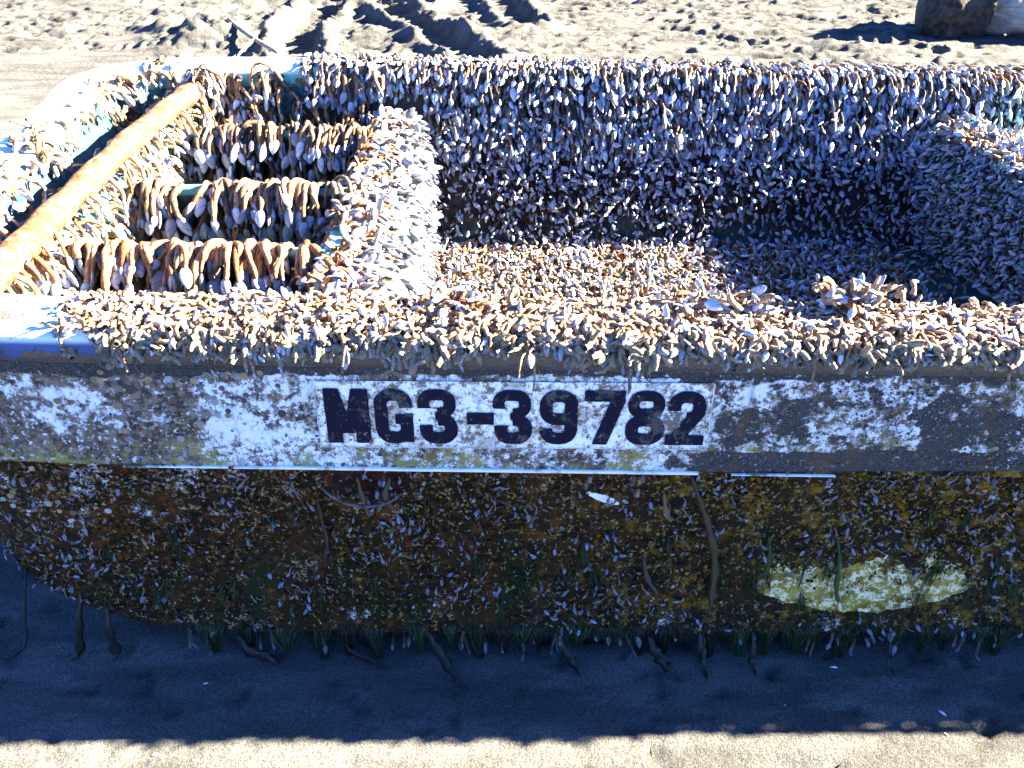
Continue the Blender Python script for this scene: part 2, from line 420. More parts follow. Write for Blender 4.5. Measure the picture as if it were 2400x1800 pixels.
# ------------------------------------------------------------------ ground
def rut(X, Y, pts, width, depth, lug, berm=0.035, seed=0, skew=1.0):
    P = catmull(pts, 10); best = np.full(X.shape, 9.9); side = np.zeros(X.shape); arc = np.zeros(X.shape); acc = 0
    for a, b in zip(P[:-1], P[1:]):
        d = b - a; L = np.hypot(*d); t = np.clip(((X - a[0]) * d[0] + (Y - a[1]) * d[1]) / L ** 2, 0, 1)
        qx, qy = a[0] + t * d[0], a[1] + t * d[1]; dd = np.hypot(X - qx, Y - qy)
        s = np.sign((X - a[0]) * d[1] - (Y - a[1]) * d[0])
        m = dd < best; best = np.where(m, dd, best); side = np.where(m, s, side); arc = np.where(m, acc + t * L, arc); acc += L
    hw = width / 2
    prof = -depth * (1 - sstep(hw * 0.75, hw, best))
    ph = (arc + skew * np.abs(best - hw * 0.2)) / lug
    lugs = (0.5 + 0.5 * np.tanh(4 * np.sin(2 * np.pi * ph))) * 0.55 * depth * (best < hw)
    n = fbm(X * 9, Y * 9, 0, seed, 4)
    b = berm * np.exp(-((best - hw - 0.05) / 0.06) ** 2) * (0.2 + 1.6 * n)
    return prof + lugs + b, best

def lugrow(X, Y, a, b, n, sx, sy, depth, seed):
    r = np.random.default_rng(seed); h = np.zeros(X.shape)
    for i in range(n):
        t = (i + 0.5 + r.uniform(-.12, .12)) / n
        cx, cy = a[0] + (b[0] - a[0]) * t, a[1] + (b[1] - a[1]) * t
        e = np.maximum(np.abs(X - cx) / sx, np.abs(Y - cy) / sy)
        h -= depth * r.uniform(.6, 1.1) * (1 - sstep(0.7, 1.15, e))
        h += depth * 0.5 * np.exp(-(((X - cx - sx * 1.3) / (sx * .6)) ** 2 + ((Y - cy) / sy) ** 2))
    return h

def gp(px, py):     # photo point on the sand plane, used only to lay the tracks out
    dep = PITCH - math.atan((900 - py) / F); Y = (CH - G0) / math.tan(dep)
    return ((px - 1200) * (Y * math.cos(PITCH) + (CH - G0) * math.sin(PITCH)) / F, Y)

def ground_h(X, Y):
    h = 0.02 * (fbm(X * 0.9, Y * 0.9, 0, 3, 3) - 0.5) * sstep(1.5, 3.5, np.abs(Y - 0.5))
    h += 0.006 * (fbm(X * 7, Y * 7, 0, 11, 3) - 0.5)
    h += 0.0025 * (fbm(X * 40, Y * 40, 0, 12, 2) - 0.5)
    # rough churned zone beyond the boat
    edge = 5.3 + 0.4 * (fbm(X * 1.3, X * 0 + 3.3, 0, 5, 2) - 0.5) + 0.75 * sstep(-1.5, -2.8, X)
    rough = sstep(edge, edge + 0.6, Y)
    nn = fbm(X * 5, Y * 7, 0, 21, 5)
    h += rough * 0.035 * np.maximum(nn - 0.50, 0) * 2
    clod = fbm(X * 16, Y * 22, 0, 31, 3)
    cm = sstep(0.45, 0.6, fbm(X * 1.7, Y * 1.7, 0, 41, 2))
    h += rough * (0.10 + cm) * 0.024 * np.maximum(clod - 0.52, 0) * 3
    pitm = fbm(X * 9, Y * 13, 0, 51, 2)
    h -= rough * 0.05 * np.maximum(pitm - 0.62, 0) * 3
    # big mounds
    for (px, py, rx, ry, hh, s) in [(500, 95, .34, .26, .15, 1), (620, 60, .3, .25, .07, 2), (860, 90, .35, .22, .055, 3), (1150, 95, .5, .2, .06, 4), (2050, 120, .6, .25, .05, 5)]:
        cx, cy = gp(px, py)
        e = ((X - cx) / rx) ** 2 + ((Y - cy) / ry) ** 2
        h += hh * np.exp(-e) * (0.35 + 1.3 * fbm(X * 10, Y * 10, 0, 60 + s, 5))
    for (pts, wd, dp, lg, sk, sd) in [
        ([gp(700, 150), gp(700, 90), gp(745, 40), gp(800, 0), gp(860, -40)], .30, .055, .105, .6, 71),
        ([gp(1130, 150), gp(1040, 100), gp(965, 55), gp(900, 10), gp(850, -30)], .28, .040, .10, .5, 72),
        ([gp(380, 70), gp(520, 40), gp(660, 22), gp(820, 12), gp(1000, 14)], .22, .03, .10, .3, 74),
        ([gp(1240, 70), gp(1190, 25), gp(1160, -20)], .26, .045, .10, .5, 73)]:
        r, d = rut(X, Y, pts, wd, dp, lg, 0.06, sd, sk)
        inside = 1 - sstep(wd * .45, wd * .6, d)
        h = h * (1 - 0.85 * inside) + r
    for a, b, n, sx, sy, dp, sd in [
        (gp(-20, 118), gp(330, 112), 11, .045, .05, .045, 1), (gp(-20, 108), gp(200, 100), 6, .05, .02, .02, 2),
        (gp(0, 78), gp(560, 8), 17, .05, .04, .03, 3), (gp(560, 60), gp(250, 85), 7, .06, .03, .03, 4),
        (gp(1900, 92), gp(2210, 128), 8, .05, .07, .05, 5), (gp(1960, 75), gp(2100, 84), 4, .06, .05, .05, 6),
        (gp(1500, 45), gp(1700, 60), 6, .045, .04, .03, 7), (gp(1300, 20), gp(1640, 30), 9, .06, .03, .03, 8),
        (gp(1540, 60), gp(1840, 120), 8, .06, .04, .035, 9), (gp(2150, 150), gp(2400, 175), 7, .06, .03, .03, 10)]:
        h += lugrow(X, Y, a, b, n, sx, sy, dp, sd)
    # tiny pits and drainage marks in front of the boat
    near = 1 - sstep(1.5, 2.0, Y)
    pm = fbm(X * 28, Y * 22, 0, 91, 2)
    h -= near * 0.013 * np.maximum(pm - 0.72, 0) * 7
    for px, py, rx, ry, dd in [(1062, 1680, .010, .028, .02), (1075, 1610, .022, .02, .012), (560, 1638, .02, .012, .012), (410, 1670, .008, .006, .010), (240, 1765, .008, .03, .012), (340, 1765, .007, .012, .02), (120, 1785, .006, .02, .01), (1850, 1790, .06, .015, .012), (1300, 1735, .05, .012, .006)]:
        cx, cy = gp(px, py); h -= dd * np.exp(-((X - cx) / rx) ** 2 - ((Y - cy) / ry) ** 2)
    h += near * 0.011 * (fbm((X + Y * 1.2) * 3.5, (Y - X * 0.4) * 9, 0, 93, 3) - 0.5)
    return G0 + h

def build_ground():
    xs = np.concatenate([-np.geomspace(300, 4.7, 24), np.arange(-4.6, 4.6, 0.019), np.geomspace(4.7, 300, 24)])
    ys = np.concatenate([-np.geomspace(300, 0.7, 20) + 1.2, np.arange(0.55, 1.5, 0.012), np.arange(1.5, 3.6, 0.05),
                         np.arange(3.6, 5.2, 0.022), np.arange(5.2, 8.3, 0.014), np.arange(8.3, 12, .06), np.geomspace(12, 300, 20)])
    X, Y = np.meshgrid(xs, ys)
    Z = ground_h(X, Y)
    V = np.stack([X, Y, Z], -1).reshape(-1, 3)
    o = obj('sand', new_mesh('sand', V, grid_faces(len(ys), len(xs)), M['sand'])); o['kind'] = 'structure'
build_ground()

# ------------------------------------------------------------------ boat plan
SHEER = 0.018
def sheer(x): return -SHEER * np.clip(x, -1.5, 3.0)
PLAN = catmull([(2.95, 3.04), (1.8, 3.06), (0.8, 3.06), (-0.2, 3.06), (-0.85, 3.05), (-1.14, 3.01), (-1.31, 2.90), (-1.375, 2.74), (-1.345, 2.50), (-1.31, 2.15),
                (-1.28, 1.80), (-1.25, 1.60), (-1.19, 1.43), (-1.07, 1.335), (-0.88, 1.305), (-0.4, 1.30), (0.3, 1.30), (1.0, 1.30), (1.9, 1.305), (2.95, 1.32)], 14)
def resample(P, fine, coarse):
    seg = np.hypot(*(P[1:] - P[:-1]).T); s = np.concatenate([[0], np.cumsum(seg)])
    out = [0.0]
    while out[-1] < s[-1]:
        y = np.interp(out[-1], s, P[:, 1]); x = np.interp(out[-1], s, P[:, 0])
        out.append(out[-1] + (fine if (y < 1.6 and x < 1.5) else coarse))
    out[-1] = s[-1]
    return np.stack([np.interp(out, s, P[:, 0]), np.interp(out, s, P[:, 1])], 1)
PATH = resample(PLAN, 0.012, 0.04)
tan = unit(np.gradient(PATH, axis=0)); INW = np.stack([-tan[:, 1], tan[:, 0]], 1)    # path runs stern-far -> bow -> stern-near, inside lies left of travel
if ((np.array([0.5, YC]) - PATH[0]) * INW[0]).sum() < 0: INW = -INW

def sweep(name, prof, mat, parent, zfun=None, close=False, disp=None, **props):
    """prof: list (offset inward, z) ; returns the object"""
    prof = np.asarray(prof, float); n = len(PATH); k = len(prof)
    XY = PATH[:, None, :] + INW[:, None, :] * prof[None, :, 0:1]
    Z = np.broadcast_to(prof[None, :, 1], (n, k)) + sheer(PATH[:, 0])[:, None]
    if zfun is not None: XY, Z = zfun(XY, Z, prof)
    V = np.concatenate([XY, Z[..., None]], -1)
    if disp is not None: V = V + disp(V)
    V = V.reshape(-1, 3)
    return obj(name, new_mesh(name, V, grid_faces(n, k, close)[:, ::-1], mat), parent, **props)

BOAT = thing('skiff', 'wrecked blue and white skiff crusted with gooseneck barnacles, black registration characters on its side', 'boat', (0.8, YC, G0))

# chine height along the boat
def zchine(x):
    return np.interp(x, [-1.5, -1.3, -1.06, -0.92, -0.79, -0.62, -0.5, 3], [0.44, 0.30, 0.125, 0.055, 0.018, 0.002, 0.0, 0.0])
# hull profile (t: 0 top .. 1 chine)
HT = [(0.012, 0.672), (0.010, 0.66), (0.004, 0.56), (-0.004, 0.452), (-0.006, 0.446), (-0.004, 0.441), (0.014, 0.438)]
up = np.array(HT)
upd = np.stack([np.interp(np.linspace(0, 1, 22), np.linspace(0, 1, 4), up[:4, 0]), np.interp(np.linspace(0, 1, 22), np.linspace(0, 1, 4), up[:4, 1])], 1)
lowt = np.linspace(0, 1, 42)[1:]
lowp = np.stack([0.014 - 0.040 * lowt + 0.02 * np.sin(lowt * math.pi), 0.438 - 0.438 * lowt], 1)
prof = np.vstack([upd, up[4:], lowp])
NU = len(upd) + 3
def hull_z(XY, Z, pr):
    Z = Z.copy(); XY = XY.copy()
    zc = zchine(PATH[:, 0])[:, None]
    t = (0.438 - pr[None, NU:, 1]) / 0.438
    top = 0.438 + sheer(PATH[:, 0])[:, None]
    Z[:, NU:] = top * (1 - t) + np.minimum(zc, 0.40) * t
    # bow sections lean in as they rise
    lean = np.clip(zc / 0.4, 0, 1) * 0.12
    XY[:, NU:] += INW[:, None, :] * (lean * t ** 1.5)[..., None]
    return XY, Z
def hull_disp(V):
    n = fbm(V[..., 0] * 40, V[..., 1] * 40, V[..., 2] * 40, 5, 3) - 0.5
    amt = np.where(V[..., 2] < 0.43, 0.008, 0.0012)
    d = n * amt
    rx = (V[..., 0] + 0.288) / 0.095; rz = (V[..., 2] - 0.43) / 0.085
    r2 = rx ** 2 + rz ** 2
    rec = (1 - sstep(0.55, 1.0, r2)) * 0.035 * (V[..., 2] < 0.4385) * (V[..., 1] < 1.6)
    out = np.zeros_like(V); out[..., 0] = -INW[:, None, 0] * (d - rec); out[..., 1] = -INW[:, None, 1] * (d - rec)
    return out
hull = sweep('hull', prof, M['hull'], BOAT, hull_z, disp=hull_disp)
# bottom
def build_bottom():
    n = len(PATH); t = np.linspace(0, 1, 8)
    lean = np.clip(zchine(PATH[:, 0]) / 0.4, 0, 1) * 0.12
    A = PATH + INW * (lean - 0.026)[:, None]; za = np.minimum(zchine(PATH[:, 0]), 0.40)
    C = np.stack([np.maximum(A[:, 0], -1.05), np.full(n, YC)], 1)
    XY = A[:, None] * (1 - t[None, :, None]) + C[:, None] * t[None, :, None]
    zk = G0 - 0.015 + np.maximum(0, zchine(PATH[:, 0]) - 0.02) * 0.9
    Z = za[:, None] * (1 - t) ** 1.0 + zk[:, None] * (1 - (1 - t) ** 1.0)
    V = np.concatenate([XY, Z[..., None]], -1).reshape(-1, 3)
    obj('hull_bottom', new_mesh('hull_bottom', V, grid_faces(n, 8), M['hull']), BOAT)
build_bottom()
# rim
W = 0.135
ang = np.linspace(0, math.pi / 2, 6)
r = 0.022
rimp = [(0.006, 0.668), (-0.002, 0.672), (-0.004, 0.70)] + [(r - 0.004 - r * math.cos(a), 0.735 - r + r * math.sin(a)) for a in ang] + \
       [(W - r + r * math.sin(a), 0.735 - r + r * math.cos(a)) for a in ang] + [(W, 0.68), (W - 0.002, 0.672)]
rim = sweep('gunwale', rimp, M['rim'], BOAT)
# inner liner
lt = np.linspace(0, 1, 14)
linp = np.stack([W - 0.004 + 0.21 * lt, 0.68 - (0.68 - 0.215) * lt], 1)
sweep('inner_wall', linp, M['liner'], BOAT)
def build_floor():
    # sole of the boat, a step up in the bow
    P = PATH + INW * (W + 0.20)
    n = len(PATH)
    C = np.stack([np.clip(P[:, 0], -0.9, 9), np.full(n, YC)], 1)
    t = np.linspace(0, 1, 6); XY = P[:, None] * (1 - t[None, :, None]) + C[:, None] * t[None, :, None]
    V = np.concatenate([XY, np.full(XY.shape[:2] + (1,), 0.218)], -1).reshape(-1, 3)
    obj('sole', new_mesh('sole', V, grid_faces(n, 6), M['liner']), BOAT)
build_floor()
def rbox(x0, x1, y0, y1, z0, z1, rr=0.02, skew=0.0, nseg=4, ny=24):
    """bulkhead: rounded top corners, runs along y; skew = dx per dy from y1"""
    a = np.linspace(0, math.pi / 2, nseg)
    pr = [(x0, z0)] + [(x0 + rr - rr * math.cos(t), z1 - rr + rr * math.sin(t)) for t in a] + [(x1 - rr + rr * math.sin(t), z1 - rr + rr * math.cos(t)) for t in a] + [(x1, z0)]
    ys = np.linspace(y0, y1, ny); pr = np.array(pr)
    V = np.stack([np.broadcast_to(pr[None, :, 0], (ny, len(pr))) + skew * (y1 - ys)[:, None], np.broadcast_to(ys[:, None], (ny, len(pr))), np.broadcast_to(pr[None, :, 1], (ny, len(pr)))], -1)
    return V.reshape(-1, 3), grid_faces(ny, len(pr))
BL = (-0.435, -0.295, 0.63)   # bulkhead right of the fish wells
B2 = (-1.13, -1.02, 0.655)     # bulkhead by the bow
BR = (1.35, 1.48, 0.595)        # bulkhead on the right
BRS = 0.22
def bl_point(q):      # profile of the overgrown bulkhead: flat crown, big rounded shoulder, face
    q = np.asarray(q, float); th = np.clip((q - .02) / .12, 0, math.pi / 2)
    x = np.where(q < .02, BL[0] + q, -.415 + .12 * np.sin(th)); z = np.where(q < .02, BL[2], BL[2] - .12 + .12 * np.cos(th))
    z = np.where(q > .02 + .12 * math.pi / 2, BL[2] - .12 - (q - .02 - .12 * math.pi / 2), z)
    return x, z, np.sin(th), np.cos(th)
qx, qz, _, _ = bl_point(np.concatenate([[0], np.linspace(.018, .215, 14), [.50]]))
qx = np.concatenate([[BL[0]], qx]); qz = np.concatenate([[.2], qz]); ysb = np.linspace(1.47, 2.85, 40)
V = np.stack([np.broadcast_to(qx, (40, len(qx))), np.broadcast_to(ysb[:, None], (40, len(qx))), np.broadcast_to(qz, (40, len(qx)))], -1)
obj('bulkhead', new_mesh('bulkhead', V.reshape(-1, 3), grid_faces(40, len(qx)), M['teal']), BOAT)
for (x0, x1, zt, sk, rr) in [(B2[0], B2[1], B2[2], 0, 0.03), (BR[0], BR[1], BR[2], BRS, 0.05)]:
    V, Fq = rbox(x0, x1, 1.47, 2.85, 0.20, zt, rr, sk)
    obj('bulkhead', new_mesh('bulkhead', V, Fq, M['teal']), BOAT)
DIV = [2.64, 2.20, 1.84]
DZ = 0.64
for y in DIV:
    x0, x1 = B2[1] - 0.01, BL[0] + 0.012
    h = 0.014
    V = []
    xs = np.linspace(x0, x1, 20)
    pr = [(-h, 0.2), (-h, DZ - 0.004), (-h + 0.004, DZ), (h - 0.004, DZ), (h, DZ - 0.004), (h, 0.2)]
    V = np.array([[(x, y + a, z + 0.004 * math.sin(9 * x + y)) for a, z in pr] for x in xs]).reshape(-1, 3)
    obj('divider_board', new_mesh('divider_board', V, grid_faces(20, 6), M['board']), BOAT)
# stern transom, seen only from elsewhere
V = np.array([(2.95, 1.32, -0.0), (2.95, 3.04, -0.0), (2.95, 3.04, 0.70), (2.95, 1.32, 0.70), (2.95, YC, G0)], float)
obj('transom', new_mesh('transom', V, [np.array([[0, 1, 2, 3]]), np.array([[0, 4, 1]])], M['hull'], False), BOAT)
# curved lip under the recess
a = np.linspace(math.pi * 1.12, math.pi * 1.80, 24)
lip = np.stack([-0.288 + 0.095 * np.cos(a), np.full(24, 1.294), 0.436 + 0.092 * np.sin(a)], 1)
lip[:, 1] = 1.300 + 0.008 * np.sin(a) * 0
obj('recess_lip', tube_mesh('recess_lip', lip, 0.0012 + 0.0022 * np.sin(np.linspace(0, math.pi, 24)), 8, mat_simple('grey_lip', (0.02, 0.016, 0.018), (0.11, 0.10, 0.11), 40), 0.4, 3, 60), BOAT)

# near outer face of hull at (x,z)
def hull_y(x, z):
    yo = np.interp(x, PATH[::-1][:, 0][:260], PATH[::-1][:, 1][:260]) if False else np.interp(x, NEARX, NEARY)
    zz = z - sheer(x)
    offu = np.interp(zz, [0.441, 0.56, 0.66], [-0.005, 0.004, 0.010])
    t = np.clip((0.438 + sheer(x) - z) / np.maximum(0.438 + sheer(x) - zchine(x), 0.02), 0, 1)
    offl = 0.014 - 0.040 * t + 0.02 * np.sin(t * math.pi) + np.clip(zchine(x) / 0.4, 0, 1) * 0.12 * t ** 1.5
    return yo + np.where(zz > 0.4395, offu, offl)
nm = (PATH[:, 1] < 1.6) & (PATH[:, 0] > -1.24)
NEARX, NEARY = PATH[nm, 0], PATH[nm, 1]
if NEARX[0] > NEARX[-1]: NEARX, NEARY = NEARX[::-1], NEARY[::-1]

# ------------------------------------------------------------------ registration panel
def skewz(x): return -0.008 - 0.010 * (x + 0.35)
PX0, PX1, PZ0, PZ1 = -0.358, 0.366, 0.508, 0.652
def patch_mesh(name, x0, x1, z0, z1, nx, nz, proud, mat, off=0.0):
    xs = np.linspace(x0, x1, nx); zs = np.linspace(z0, z1, nz); X, Z = np.meshgrid(xs, zs); Z = Z + skewz(X)
    V = np.stack([X, hull_y(X, Z) - proud, Z], -1).reshape(-1, 3)
    return new_mesh(name, V, grid_faces(nz, nx), mat)
panel = obj('registration_panel', patch_mesh('registration_panel', PX0, PX1, PZ0, PZ1, 60, 12, 0.0035, M['plate']), BOAT)
def bar_mesh(x0, x1, z0, z1, proud, mat, name='panel_edge'):
    n = 40 if x1 - x0 > 0.1 else 3
    return patch_mesh(name, x0, x1, z0, z1, n, 3, proud, mat)
M['edge'] = mat_simple('white_panel_edge', (0.25, 0.24, 0.22), (0.72, 0.73, 0.74), 30, 0.5)
M['ledgew'] = mat_simple('scraped_white_ledge', (0.25, 0.22, 0.17), (0.72, 0.71, 0.66), 28, 0.6, 0.1, lo=0.30, hi=0.46)
M['edge2'] = mat_simple('weathered_ledge_white', (0.16, 0.13, 0.09), (0.82, 0.84, 0.80), 16, 0.5, lo=0.38, hi=0.5)
for (a, b, c, d) in [(PX0, PX0 + 0.0018, PZ0, PZ1), (PX1 - 0.0018, PX1, PZ0, PZ1), (PX0 + 0.002, PX1 - 0.002, PZ0, PZ0 + 0.0014)]:
    obj('panel_edge', bar_mesh(a, b, c, d, 0.0055, M['edge']), panel).location = (0, 0, 0)
# scraped white ledge under the strake
def ledge(x0, x1, hgt, mat):
    xs = np.linspace(x0, x1, 60); V = []; h0 = hgt
    for x in xs:
        z = 0.4405 + float(sheer(x)); hgt = h0 * (0.75 + 0.5 * float(vnoise(x * 30, 0, 0, 8))) * min(1, .25 + (x - x0) * 9); y = float(np.interp(x, NEARX, NEARY)) - 0.0095
        V += [(x, y + 0.012, z - .001), (x, y, z - .001), (x, y - 0.001, z + hgt * .5), (x, y, z + hgt), (x, y + 0.012, z + hgt)]
    return new_mesh('ledge', np.array(V), grid_faces(60, 5), mat)
obj('ledge', ledge(-0.53, 0.357, 0.0055, M['ledgew']), BOAT)
obj('ledge', ledge(0.42, 0.62, 0.0018, M['edge2']), BOAT)
obj('ledge', ledge(-0.74, -0.54, 0.0022, M['edge2']), BOAT)

# characters: signed distance shapes in a 0.62 x 1 cell, meshed by marching cells
def seg(x, y, a, b, w):
    ax, ay = a; bx, by = b; dx, dy = bx - ax, by - ay
    t = np.clip(((x - ax) * dx + (y - ay) * dy) / (dx * dx + dy * dy), 0, 1)
    return np.hypot(x - ax - t * dx, y - ay - t * dy) - w
def box(x, y, x0, x1, y0, y1):
    return np.maximum(np.maximum(x0 - x, x - x1), np.maximum(y0 - y, y - y1))
def rring(x, y, cx, cy, hx, hy, r, w):      # stadium-like ring, outer half size hx,hy
    qx, qy = np.abs(x - cx) - hx + r, np.abs(y - cy) - hy + r
    d = np.minimum(np.maximum(qx, qy), 0) + np.hypot(np.maximum(qx, 0), np.maximum(qy, 0)) - r
    return d, np.maximum(d, -(d + w))
def slab(x, y, a, b, w):                     # straight bar with cut ends: parallelogram of horizontal width w
    (ax, ay), (bx, by) = a, b
    t = (y - ay) / (by - ay); cx = ax + (bx - ax) * t
    return np.maximum(np.abs(x - cx) - w / 2, np.maximum(min(ay, by) - y, y - max(ay, by)))
MN = np.minimum; MX = np.maximum
def glyph(ch, x, y):
    W_ = 0.62; hw = W_ / 2; st = 0.215
    if ch == 'M':
        d = MN(box(x, y, -0.02, 0.23, 0, 1), box(x, y, W_ - 0.17, W_ + 0.08, 0, 1))
        return MN(d, MX(MN(slab(x, y, (0.13, 1.0), (0.33, 0.18), 0.20), slab(x, y, (0.53, 1.0), (0.33, 0.18), 0.20)), -y))
    if ch == 'G':
        o, rr = rring(x, y, hw, 0.5, hw, 0.5, 0.27, st)
        rr = MX(rr, -box(x, y, hw, W_ + .1, 0.50, 0.66))
        rr = MN(rr, box(x, y, hw + .02, W_, 0.36, 0.54)); rr = MN(rr, box(x, y, W_ - .14, W_ - .0, 0.02, 0.5))
        return rr
    if ch in '3':
        o1, a = rring(x, y, hw - .02, 0.735, hw, 0.265, 0.24, st * .92); o2, b = rring(x, y, hw, 0.275, hw, 0.275, 0.25, st)
        a = MX(a, -box(x, y, -.1, 0.30, 0.44, 0.655)); b = MX(b, -box(x, y, -.1, 0.30, 0.345, 0.56))
        return MN(MN(a, b), box(x, y, 0.26, 0.46, 0.44, 0.58))
    if ch == '-': return box(x, y, 0.08, 0.52, 0.36, 0.58)
    if ch == '9':
        o1, a = rring(x, y, hw, 0.68, hw, 0.32, 0.27, st); o, f = rring(x, y, hw, 0.5, hw, 0.5, 0.27, st)
        f = MX(f, -box(x, y, -.1, hw - .0, 0.32, 1.1)); f = MX(f, -box(x, y, -.1, 0.25, 0.30, 0.5)); 
        return MN(a, f)
    if ch == '7': return MN(box(x, y, 0, 0.66, 0.80, 1.0), MX(MX(slab(x, y, (0.27, 0.0), (0.545, 0.82), 0.25), -y), y - .85))
    if ch == '8':
        o1, a = rring(x, y, hw, 0.745, hw - .01, 0.255, 0.24, st * .86); o2, b = rring(x, y, hw, 0.28, hw + .01, 0.28, 0.26, st)
        return MN(a, b)
    if ch == '2':
        o1, a = rring(x, y, hw, 0.70, hw, 0.30, 0.28, st); a = MX(a, -box(x, y, -.1, 0.30, 0.3, 0.64)); a = MX(a, 0.62 - y) if False else MX(a, -box(x, y, -.1, hw, 0.3, 0.60))
        a = MX(a, -MX(box(x, y, -.2, .8, .2, .53), 0 * x - 1))
        return MN(MN(a, box(x, y, 0, W_ + .02, 0, 0.19)), MX(MX(slab(x, y, (0.14, 0.05), (0.48, 0.58), 0.28), 0.0 - y), -box(x, y, -.3, 0.0, -.1, 1)))
def glyph_mesh(ch, x0, z0, wd, ht):
    nx, ny = 46, 60
    xs = np.linspace(-0.08, 0.76, nx); ys = np.linspace(-0.03, 1.03, ny); X, Y = np.meshgrid(xs, ys)
    D = glyph(ch, X, Y) + 0.012 * (fbm(X * 9 + x0 * 70, Y * 9, 0, 17, 3) - 0.5)
    V, idx, Fs = [], {}, []
    def vid(key, p):
        if key not in idx: idx[key] = len(V); V.append(p)
        return idx[key]
    for j in range(ny - 1):
        for i in range(nx - 1):
            c = [(i, j), (i + 1, j), (i + 1, j + 1), (i, j + 1)]
            d = [D[b, a] for a, b in c]
            if min(d) >= 0: continue
            poly = []
            for k in range(4):
                a, b = c[k], c[(k + 1) % 4]; da, db = d[k], d[(k + 1) % 4]
                if da < 0: poly.append(vid(a, (xs[a[0]], ys[a[1]])))
                if (da < 0) != (db < 0):
                    t = da / (da - db); t = min(max(t, 0.02), 0.98)
                    poly.append(vid((min(a, b), max(a, b)), (xs[a[0]] + t * (xs[b[0]] - xs[a[0]]), ys[a[1]] + t * (ys[b[1]] - ys[a[1]]))))
            if len(poly) >= 3: Fs.append(poly)
    P = np.array(V); gx = x0 + P[:, 0] * wd; gz = z0 + P[:, 1] * ht; gz = gz + skewz(gx)
    V3 = np.stack([gx, hull_y(gx, gz) - 0.0058, gz], 1)
    me = bpy.data.meshes.new('character'); me.from_pydata([tuple(v) for v in V3], [], Fs); me.materials.append(M['char']); me.update()
    return me
cw = 0.113
# (char, left edge in photo px)
for ch, px in zip('MG3-39782', [757, 872, 978, 1080, 1157, 1266, 1372, 1474, 1571]):
    gx = (px - 1200) / 1303.0
    o = obj('character', glyph_mesh(ch, gx, 0.5185, cw, 0.118), panel); o.location = (0, 0, 0)

# ------------------------------------------------------------------ pole
pole_pts = catmull([(-0.985, 2.83, 0.715), (-0.99, 2.62, 0.728), (-1.015, 2.25, 0.728), (-1.025, 1.85, 0.722), (-1.03, 1.60, 0.716), (-1.04, 1.47, 0.716)], 12)
pole_r = np.interp(np.linspace(0, 1, len(pole_pts)), [0, .03, 0.1, 0.6, 1], [0.020, 0.028, 0.030, 0.031, 0.032])
pole_r *= 1 + 0.05 * np.sin(np.arange(len(pole_pts)) * 0.9)
o = obj('pole', tube_mesh('pole', pole_pts, pole_r, 28, M['pole'], 0.30, 5, 16, M['woodend']))
o['label'] = 'thick rusty orange pole lying across the bow wells of the skiff'; o['category'] = 'pole'

# ------------------------------------------------------------------ collision field for the barnacles
def sd_box(p, x0, x1, y0, y1, z0, z1, r=0.0, skew=0.0, yref=0.0):
    x = p[:, 0] - skew * (yref - p[:, 1])
    qx = np.maximum(x0 + r - x, x - x1 + r); qy = np.maximum(y0 + r - p[:, 1], p[:, 1] - y1 + r); qz = np.maximum(z0 + r - p[:, 2], p[:, 2] - z1 + r)
    return np.sqrt(np.maximum(qx, 0) ** 2 + np.maximum(qy, 0) ** 2 + np.maximum(qz, 0) ** 2) + np.minimum(np.maximum(np.maximum(qx, qy), qz), 0) - r
def sd_caps(p, a, b, r):
    a, b = np.array(a, float), np.array(b, float); d = b - a
    t = np.clip(((p - a) @ d) / (d @ d), 0, 1)[:, None]
    return np.linalg.norm(p - a - t * d, axis=1) - r
BOWC = np.array([(-0.85, 3.05), (-1.14, 3.01), (-1.31, 2.90), (-1.375, 2.74), (-1.345, 2.50), (-1.31, 2.15), (-1.28, 1.80), (-1.25, 1.60)])
bt = unit(np.gradient(BOWC, axis=0)); BOWI = np.stack([-bt[:, 1], bt[:, 0]], 1)
if BOWI[4, 0] < 0: BOWI = -BOWI
BOWM = BOWC + BOWI * W / 2
